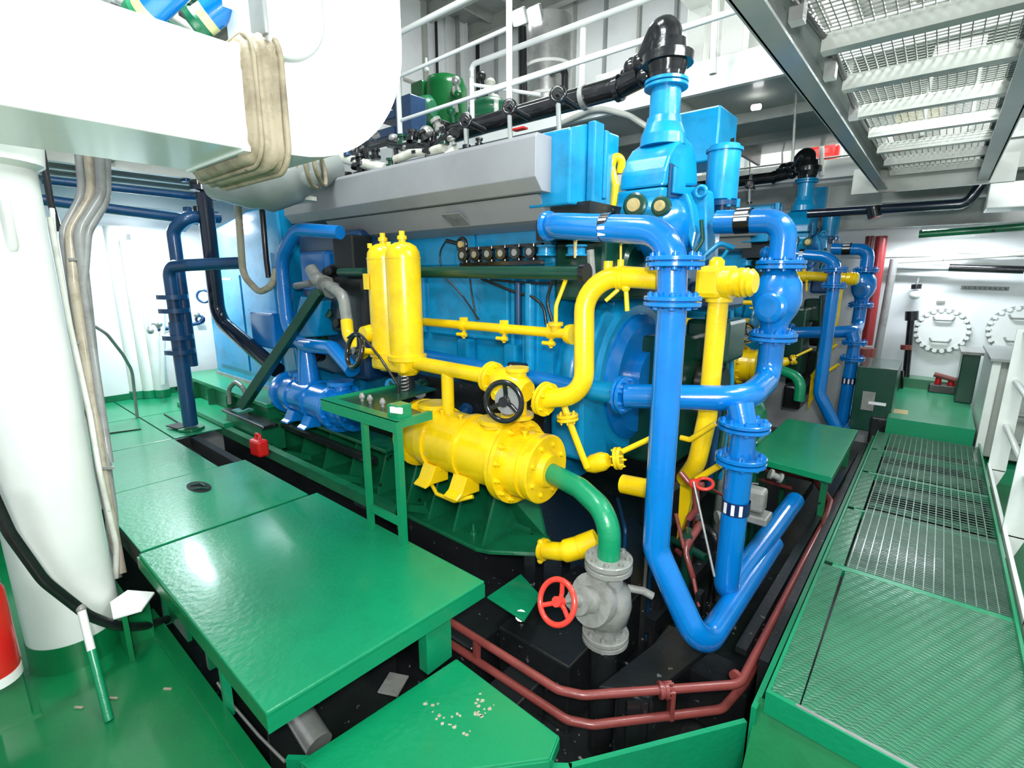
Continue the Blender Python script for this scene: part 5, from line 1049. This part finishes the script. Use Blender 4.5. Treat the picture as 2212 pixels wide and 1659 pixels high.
t = thing('blue_side_pipe', Pt(1060, 795, Y=2.35), 'deep blue pipe low along the engine side behind the yellow header', 'pipe')
MB().tube([Pt(880, 760, Y=2.35), Pt(1262, 838, Y=2.40)], .045, n=20).build('pipe', PB, t)
c = Pt(1118, 792, Y=2.30); MB().bar(c-V(.06, 0, 0), c+V(.06, 0, 0), .06, .05, bev=.01).build('label_band', KB, t); MB().obox(c+V(0, -.032, .005), (1, 0, 0), (0, 1, 0), (0, 0, 1), .07, .004, .012).build('stripe', WT, t)
# dark cavity fittings low at the side
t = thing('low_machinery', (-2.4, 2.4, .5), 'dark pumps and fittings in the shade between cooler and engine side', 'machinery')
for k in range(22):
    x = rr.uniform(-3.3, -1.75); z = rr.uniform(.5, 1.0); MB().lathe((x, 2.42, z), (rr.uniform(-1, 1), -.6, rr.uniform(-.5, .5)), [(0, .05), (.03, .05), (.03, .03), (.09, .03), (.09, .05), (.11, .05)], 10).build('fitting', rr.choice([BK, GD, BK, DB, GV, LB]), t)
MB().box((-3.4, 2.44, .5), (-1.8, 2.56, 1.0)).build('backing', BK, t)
rq2 = random.Random(9)
# things on top of the engine, left part
et = thing('engine_top_fittings', (-3.6, 2.7, 2.5), 'jumble of black valves, silver domes and white pipes on top of the near engine', 'fittings')
def P3(x, y, Y_=2.75): return Pt(x, y, Y=Y_)
for x, y, r in ((760, 300, .05), (785, 285, .06), (810, 330, .05), (780, 365, .07), (750, 380, .05), (870, 300, .05), (900, 320, .045), (845, 350, .045), (735, 305, .06), (960, 300, .04), (1035, 305, .03), (890, 290, .05)):
    MB().lathe(P3(x, y)-V(0, 0, r), (0, 0, 1), [(0, r*.9), (r*.5, r), (r*.5, r*.6), (r*1.2, r*.6), (r*1.2, r*.9), (r*1.6, r*.9)], 12).build('valve_body', rr.choice([BK, BG, GD, BG]), et)
for x, y, r in ((850, 298, .04), (922, 285, .055), (1008, 250, .03)):
    MB().sphere(P3(x, y), r, (1, 1, .8)).build('dome', SV, et)
    MB().tube([P3(x, y), P3(x, y)+V(0, 0, -.22)], .014, n=8).build('stem', GV, et)
for pts, r in (([(715, 335), (770, 350), (835, 365)], .045), ([(855, 345), (890, 330), (960, 318)], .035), ([(900, 360), (960, 340), (985, 320)], .025)):
    MB().tube([P3(x, y) for x, y in pts], r, n=14, bend=.08).build('white_pipe', WD, et)
for pts, r in (([(790, 320), (795, 380)], .02), ([(920, 290), (922, 345)], .014), ([(855, 320), (860, 370)], .02), ([(840, 310), (930, 322), (985, 285)], .035)):
    MB().tube([P3(x, y) for x, y in pts], r, n=12, bend=.08).build('black_pipe', BG, et)
for k in range(26):
    x = rq2.uniform(730, 985); y = rq2.uniform(300, 372)-(x-730)*.12; r = rq2.uniform(.02, .045)
    MB().lathe(P3(x, y, rq2.uniform(2.7, 3.1)), (rq2.uniform(-.6, .6), rq2.uniform(-.6, .6), 1), [(0, r), (r*.6, r), (r*.6, r*.6), (r*1.6, r*.6), (r*1.6, r), (r*2.2, r)], 8).build('valve_body', rq2.choice([BK, BG, DK, DB, GV]), et)
MB().box((-4.4, 2.7, 2.2), (-1.9, 3.4, 2.52)).build('head_covers', GD, et)
for x in (-4.2, -3.7, -3.2, -2.7, -2.2): MB().box((x, 2.72, 2.5), (x+.22, 3.2, 2.62), bev=.03).build('cylinder_head', BK, et)
tag(MB().box(P3(1105, 282), P3(1130, 272)+V(0, .05, 0)).build('red_tag', RD), 'small red and white tag behind the black overhead pipe', 'tag')
# ================================================================ BALCONY: rails, tank, trunks
def rail(name, label, posts, tops, bars, rp=.03, rb=.02):
    t = thing(name, posts[0][0], label, 'railing')
    for a, b in posts: MB().tube([a, b], rp, n=14).build('post', WH, t)
    MB().tube(tops, rp, bend=.12, n=14).build('top_rail', WH, t)
    for b in bars: MB().tube(b, rb, n=12).build('bar', WH, t)
    return t
Y4 = 4.0
zb0 = 3.30; zt0 = Pt(855, 75, Y=Y4).z; xa = Pt(855, 75, Y=Y4).x; xb = Pt(1100, 60, Y=Y4).x
def zz_(x, y): return Pt(x, y, Y=Y4).z
rail('balcony_railing', 'white pipe railing at the upper left, starting beside the big duct elbow', [(V(xa, Y4, zb0), V(xa, Y4, zt0-.06)), (V(xb, Y4, zb0), V(xb, Y4, 5.0))],
     [V(xa, Y4, zt0-.14), V(xa, Y4, zt0), V(-1.9, Y4, zt0+.02)], [[V(xa, Y4, zz_(857, 168)), V(xb, Y4, zz_(1100, 60))], [V(xa, Y4, zz_(860, 262)), V(.4, Y4, zz_(860, 262)+.04)]])
Y5 = 4.7
q0 = Pt(1020, 240, Y=Y5); q1 = Pt(1024, 148, Y=Y5); q2 = Pt(1260, 60, Y=Y5)
zl_ = Pt(1100, 178, Y=Y5).z
rail('balcony_railing', 'white pipe railing with a rounded end corner, behind the black overhead pipe', [(V(q0.x, Y5, 3.4), V(q0.x, Y5, q1.z-.02)), (V(q2.x, Y5, 3.4), V(q2.x, Y5, q1.z)), (Pt(1540, 160, Y=Y5), V(Pt(1545, 0, Y=Y5).x, Y5, q1.z)), (V(Pt(1020, 240, Y=Y5).x+.12, Y5+.3, 3.4), V(q0.x+.12, Y5+.3, zl_))],
     [V(q0.x, Y5, q1.z-.1), V(q0.x, Y5, q1.z+.05), V(1.2, Y5, q1.z+.05)], [[V(q0.x, Y5, zl_), V(1.2, Y5, zl_)], [V(q0.x+.1, Y5+.3, zl_-.22), V(1.2, Y5+.3, zl_-.22)], [V(q0.x+.02, Y5, zl_+.1), V(q0.x+.8, Y5+.3, zl_-.1)]])
tk = thing('green_tank', (-6.6, 6.2, 3.6), 'dark green upright tank on the upper deck behind the railing', 'tank')
c = V(-6.68, 6.2, 3.45); 
MB().round_lathe(c, (0, 0, 1), [(0, .36), (1.28, .36), (1.42, .30), (1.48, .15)], 30).build('shell', GT, tk)
MB().box(c+V(-.40, -.40, 0), c+V(-.1, -.1, 1.36), bev=.03).build('side_casing', GT, tk)
MB().sphere(c+V(-.1, -.3, 1.52), .04).cone(c+V(-.1, -.3, 1.5), c+V(-.1, -.3, 1.68), .02).build('vent', WH, tk)
for z in (.9, 1.15, .6): MB().lathe(c+V(.36, -.12, z), (1, -.4, 0), [(0, .07), (.06, .07)], 16).build('gauge', SV, tk)
gmn = thing('green_motor', (-6.9, 5.6, 3.5), 'bright green motor casing left of the green tank', 'motor')
MB().round_lathe(Pt(900, 240, Y=5.6)-V(.15, 0, 0), (1, .2, 0), [(0, .12), (.05, .2), (.4, .2), (.45, .12)], 22).box(Pt(880, 290, Y=5.6), Pt(905, 215, Y=5.6)+V(0, .3, 0), bev=.03).build('casing', GM, gmn)
gm2 = thing('green_pump', (-5, 5.6, 3.5), 'bright green pump casing right of the tank behind the rounded railing', 'pump')
MB().sphere(Pt(1055, 240, Y=5.4), .24, (1.3, 1, .7)).box(Pt(1010, 262, Y=5.4), Pt(1075, 240, Y=5.4)+V(0, .3, 0), bev=.03).build('casing', GM, gm2)
for k in range(7):
    x, y = ((985, 175), (990, 205), (975, 240), (1040, 165), (1060, 180), (1045, 205), (1070, 215))[k]
    MB().sphere(Pt(x, y, Y=5.8), .07).tube([Pt(x, y, Y=5.8), Pt(x+6, y+40, Y=5.8)], .03, n=8).build('fitting', (SV, GT, GM, BK, WD, BK, WD)[k], gm2)
tb_ = None
bx = thing('blue_upper_boxes', Pt(835, 240, Y=5.0), 'blue machinery blocks stacked beside the duct elbow on the upper deck', 'machinery')
for x0, y0, x1, y1 in ((800, 305, 850, 270), (815, 265, 852, 235), (828, 232, 856, 205), (855, 300, 885, 200), (760, 310, 800, 285)):
    MB().box(Pt(x0, y0, Y=5.0), Pt(x1, y1, Y=5.0)+V(0, .3, 0), bev=.02).build('block', BL, bx)
tr = thing('exhaust_trunk', (-4.6, 6.8, 3.4), 'fat silver-white exhaust trunk rising to the ceiling near the floodlights', 'exhaust')
c = Pt(1185, 190, Y=6.6); MB().round_lathe((c.x, 6.6, 3.4), (0, 0, 1), [(0, .34), (1.95, .34)], 30).build('trunk', SV, tr)
for z in (4.3, 4.7): MB().lathe((c.x, 6.6, z), (0, 0, 1), [(0, .36), (.04, .36)], 30).build('band', WH, tr)
MB().tube([(c.x+.25, 6.3, 4.55), (c.x+.5, 6.3, 4.55), (c.x+.5, 6.3, 3.4)], .05, bend=.2, n=12).build('side_pipe', BK, tr)
tag(MB().tube([V(Pt(1133, 215, Y=6.0).x, 6.0, 3.43), Pt(1128, 60, Y=6.0)], .06, n=14).build('dark_pipe', BG), 'dark upright pipe directly left of the silver trunk', 'pipe')
t = thing('upper_duct', Pt(1340, 170, Y=7), 'long white air duct on the upper deck behind the black elbow', 'duct')
q_ = Pt(1285, 190, Y=7.2); q2_ = Pt(1400, 130, Y=7.2); MB().box((q_.x, 7.2, q_.z), (q2_.x+1.2, 7.6, q2_.z), bev=.02).build('body', WH, t)
for xx in (q_.x+.1, q2_.x+1.0): MB().box((xx, 7.3, 3.43), (xx+.06, 7.4, q_.z+.05)).build('leg', WH, t)
for i, (px, yy_) in enumerate(((1590, 6.4), (1510, 7.0), (1640, 6.8))):
    c = Pt(px, 60, Y=yy_); tag(MB().box((c.x-.12, yy_-.1, 3.43), (c.x+.12, yy_+.1, 5.1), bev=.01).build('deck_pillar', WH), ('white square pillar on the upper deck right of the railing', 'white square pillar behind the black elbow on the upper deck', 'white square pillar partly hidden by the overhead beam')[i], 'pillar')
# curved white bracket under the balcony
tag(MB().tube([Pt(1205, 270, Y=4.9), Pt(1290, 232, Y=4.93), Pt(1360, 250, Y=4.95), Pt(1410, 282, Y=4.96)], .03, bend=.5, n=10).build('curved_conduit', GB), 'curved pale conduit under the balcony edge', 'conduit')
tag(MB().tube([Pt(1720, 200, Y=5.5), Pt(1712, 350, Y=5.5)], .012, n=8).build('hanger_rod', GV), 'thin vertical hanger rod between balcony and lower gallery', 'rod')
t = thing('gallery_railing', Pt(1600, 300, Y=7.0), 'thin white rails of the lower gallery below the balcony', 'railing')
for y_ in (328, 362): MB().tube([Pt(1560, y_+8, Y=8.12), V(1.5, 8.12, Pt(1560, y_+8, Y=8.12).z)], .012, n=8).build('bar', GB, t)
for x in (1620, 1690, 1775): MB().tube([Pt(x, 290, Y=8.12), Pt(x, 380, Y=8.12)], .012 if x < 1700 else .03, n=8).build('post', GB if x < 1700 else WH, t)
for i, (x0, y0, x1, y1) in enumerate(((1735, 303, 1805, 276), (1728, 352, 1815, 307))):
    tag(MB().box(Pt(x0, y0, Y=8.5), Pt(x1, y1, Y=8.5)+V(0, .25, 0), bev=.05).build('lifejacket_bag', RD), ('upper' if i == 0 else 'lower')+' one of two red bags stowed on the lower gallery', 'bag')
t = thing('yellow_locker', (-.05, 6.0, 2.75), 'yellow locker seen through the overhead mesh', 'locker')
c = Pt(1985, 238, Z=3.3); MB().box(c+V(-.18, 0, -.2), c+V(.18, .3, .15), bev=.02).build('body', YE, t)
# ================================================================ FAR RIGHT
def manhole(c, r, label, n=22):
    t = thing('manhole_cover', c, label, 'hatch')
    MB().lathe(c, (0, -1, 0), [(0, r*1.0), (.03, r*1.0)], 48).build('rim', GY, t)
    MB().lathe(c-V(0, .03, 0), (0, -1, 0), [(0, r*.86), (.02, r*.86)], 44).build('cover', WH, t)
    for i in range(n):
        q = 2*PI*i/n; p = c+V(r*.92*math.cos(q), -.03, r*.92*math.sin(q)); MB().hexbolt(p, (0, -1, 0), .027, .03).build('bolt', WH, t)
    for dz, s_ in ((.52, -1), (-.45, -1)):
        z = r*dz; MB().tube([c+V(-.10, -.05, z+.03), c+V(-.08, -.075, z-.01), c+V(.08, -.075, z-.01), c+V(.10, -.05, z+.03)], .011, n=8, bend=.03).build('handle', GV, t)
manhole(Pt(2034, 714, Y=8.3), .275, 'round white bolted manhole cover on the far wall, fully visible')
manhole(Pt(2198, 712, Y=8.3), .275, 'round white bolted manhole cover partly cut off by the right picture edge')
t = thing('wall_nameplate', Pt(2128, 622, Y=8.29), 'long narrow grey lettering strip on the far wall above the manhole covers', 'sign')
a = Pt(2076, 621, Y=8.295); b = Pt(2180, 624, Y=8.295)
MB().bar(a, b, .008, .045).build('strip', GV, t)
for k in range(18): c = a+(b-a)*((k+.7)/19); MB().box(c+V(-.008, -.012, -.012), c+V(.006 if k % 3 else -.002, -.006, .012)).build('letter', GD if k % 2 else GY, t)
tag(MB().box(Pt(2022, 655, Y=8.29), Pt(2042, 650, Y=8.29)+V(0, -.01, 0)).build('small_plate', GV), 'tiny grey plate above the fully visible manhole cover', 'sign')
t = thing('sight_tube', Pt(1950, 860, Y=8.2), 'black sounding pipe with cap standing in front of the far wall', 'pipe')
MB().tube([Pt(1968, 690, Y=8.1), Pt(1953, 855, Y=8.1)], .038, n=14).build('pipe', BG, t); MB().tube([Pt(1970, 672, Y=8.1), Pt(1969, 692, Y=8.1)], .07, n=12).build('cap', BG, t)
MB().tube([Pt(1942, 800, Y=7.9), Pt(1940, 858, Y=7.9)], .05, n=12).build('lower_sleeve', BG, t); MB().tube([Pt(1958, 745, Y=8.08), Pt(1957, 755, Y=8.08)], .06, n=12).build('collar', RB, t)
t = thing('wall_lamp', Pt(1978, 620, Y=8.2), 'small hanging lamp with dark cap on the far wall', 'lamp')
MB().tube([Pt(1984, 600, Y=8.2), Pt(1980, 618, Y=8.2)], .015, n=8).build('stem', GV, t); MB().tube([Pt(1980, 614, Y=8.2), Pt(1979, 624, Y=8.2)], .055, n=14).build('cap', BG, t)
MB().sphere(Pt(1977, 637, Y=8.2), .06).build('globe', WH, t)
tag(MB().tube([Pt(1932, 560, Y=8.1), Pt(1890, 790, Y=8.1)], .045, n=14).build('grey_riser', CG), 'dull grey slanting riser pipe left of the manhole wall', 'pipe')
RR = paint('dull_red_paint', (150, 40, 44), .4, (96, 30, 36), .6, 8, .1)
t = thing('red_riser', Pt(1890, 740, Y=8.0), 'red riser pipe at the far corner beside the second engine', 'pipe')
MB().tube([Pt(1905, 510, Y=8.0), Pt(1872, 745, Y=8.0)], .065, n=18).build('pipe', RR, t); MB().tube([Pt(1880, 510, Y=8.15), Pt(1868, 610, Y=8.15)], .05, n=12).build('thin_pipe', RB, t)
MB().tube([Pt(1868, 752, Y=7.9), Pt(1866, 775, Y=7.9)], .12, n=14).build('valve', RB, t)
t = thing('control_cabinet', (-.4, 6.4, .5), 'dark green-black cabinet standing at the far end beside the walkway', 'cabinet')
A = Pt(1853, 790, Y=6.35); B = Pt(1918, 930, Y=6.35)
MB().box((A.x, 6.35, .12), (B.x, 7.1, A.z), bev=.01).build('body', GD, t)
MB().box((A.x+.08, 6.34, .35), (A.x+.19, 6.35, .55)).build('window', GV, t); MB().box((B.x-.2, 6.335, .42), (B.x-.05, 6.35, .45)).build('label', WT, t)
MB().box((B.x-.16, 6.3, -.3), (B.x+.02, 6.4, .3), bev=.02).build('side_post', BK, t)
t = thing('white_cabinet', (.5, 6.8, .35), 'pale grey cabinet behind the white ladder-like railing at right', 'cabinet')
A = Pt(2112, 940, Y=6.2)
MB().box((.44, 6.15, 0), (.50, 7.2, 1.02), bev=.006).build('side_panel', WH, t); MB().box((.50, 6.2, .1), (.92, 7.2, 1.0), bev=.01).build('body', GB, t)
MB().box((.42, 6.1, 1.0), (.95, 7.25, 1.03), bev=.004).build('top', GY, t)
for k in range(3): MB().tube([(.6, 6.1, .3+.25*k), (.8, 6.1, .3+.25*k), (.85, 6.1, .2+.25*k)], .02, n=8).build('handle', CG, t)
t = thing('red_hose_rack', Pt(2050, 840, Y=8.0), 'low rack with dark red fittings on the floor below the manhole cover', 'rack')
A = Pt(2000, 868, Y=7.9); B = Pt(2085, 835, Y=7.9)
MB().box((A.x, 7.85, FZ), (B.x, 8.15, FZ+.10), bev=.01).build('tray', BK, t)
MB().tube([V(A.x+.03, 7.9, FZ+.22), V(A.x+.2, 7.9, FZ+.18), V(B.x-.05, 7.9, FZ+.16)], .03, n=10).build('hose', RB, t)
for k in range(3): MB().lathe(V(A.x+.08+.12*k, 7.95, FZ+.1), (0, 0, 1), [(0, .035), (.09, .03)], 10).build('fitting', RD, t)
t = thing('green_box', Pt(2095, 860, Y=7.6), 'dark green box beside the pale grey cabinet', 'box')
MB().box((.28, 7.4, FZ), (.43, 7.9, .9), bev=.01).build('body', GD, t); MB().box((.26, 7.35, .9), (.45, 7.95, .93)).build('lid', GV, t)
tag(MB().tube([Pt(2050, 578, Y=8.1), Pt(2212, 583, Y=8.1)], .045, n=14).build('black_wall_pipe', BG), 'black horizontal pipe high on the far wall', 'pipe')
for i, (a, b, r) in enumerate((((1930, 565), (2212, 548), .03), ((1935, 577), (2060, 580), .03), ((2070, 545), (2212, 552), .02))):
    tag(MB().tube([Pt(*a, Y=8.15), Pt(*b, Y=8.15)], r, n=10).build('white_wall_pipe', (WD, GY, CG)[i]), ('cream', 'grey', 'thin')[i]+' horizontal pipe high on the far wall', 'pipe')
t = thing('black_deck_pipe', Pt(1950, 430, Y=6.6), 'black pipe with a raised end running under the deck beams at right', 'pipe')
MB().tube([Pt(1745, 462, Y=6.4), Pt(2090, 440, Y=6.4), Pt(2118, 400, Y=6.4), Pt(2122, 388, Y=6.4)], .045, n=14, bend=.1).build('pipe', NV, t)
MB().tube([Pt(1885, 448, Y=6.35), Pt(1890, 470, Y=6.35)], .06, n=10).build('clamp', BG, t)
tag(MB().box(Pt(2140, 395, Y=6.0), Pt(2230, 445, Y=6.0)+V(0, .4, 0), bev=.01).build('white_ceiling_box', WH), 'white box hanging under the deck at the right edge', 'box')
tag(MB().tube([Pt(1985, 507, Y=6.9), Pt(2212, 490, Y=6.9)], .035, n=12).build('grey_deck_pipe', GM), 'grey-green pipe under the deck near the far lamp', 'pipe')
# ladder-like railing on the right
lr = thing('flat_bar_railing', (.5, 4.2, WZ), 'white flat-bar railing with round rails along the right side of the walkway', 'railing')
XR = .49
def pr_(x, y): return Pt(x, y, X=XR)
for (tx_, ty, bx_, by, yy_) in ((2196, 700, 2131, 1018, 0), (2250, 770, 2160, 1160, 0)):
    a = pr_(tx_, ty); b = pr_(bx_, by); yb = b.y
    MB().box((XR, yb-.01, b.z+.02), (XR+.11, yb+.01, WZ+1.14), bev=.002).build('post', WH, lr)
    MB().prism([V(XR, yb-.01, b.z+.03), V(XR+.11, yb-.01, b.z+.03), V(XR+.07, yb-.01, b.z-.12), V(XR-.01, yb-.01, b.z-.12)], (0, .02, 0)).build('foot', WH, lr)
a0 = pr_(2196, 705); a1 = pr_(2250, 780)
for k, f in enumerate((.98, .62, .28)):
    z_ = WZ+.08+1.06*f; MB().tube([V(XR+.055, a0.y+.02, z_), V(XR+.055, 2.2, z_)], .02, n=12).build('rail', WH, lr)
MB().bar(V(XR+.01, a0.y, WZ+.0), V(XR+.01, 2.2, WZ+.0), .02, .05, bev=.003).build('toe_bar', WH, lr)
for yy in (3.0, 2.2): MB().box(V(XR, yy-.01, WZ), V(XR+.11, yy+.01, WZ+1.14)).build('post', WH, lr)
# ================================================================ twin engine behind: copies with all their parts
for o in list(bpy.data.objects):
    if o.parent is not None: CHILD.setdefault(o.parent.name, []).append(o)
for o, lab in ENGINE:
    c = copy_tree(o, (0, 4.0, 0)); c['label'] = lab
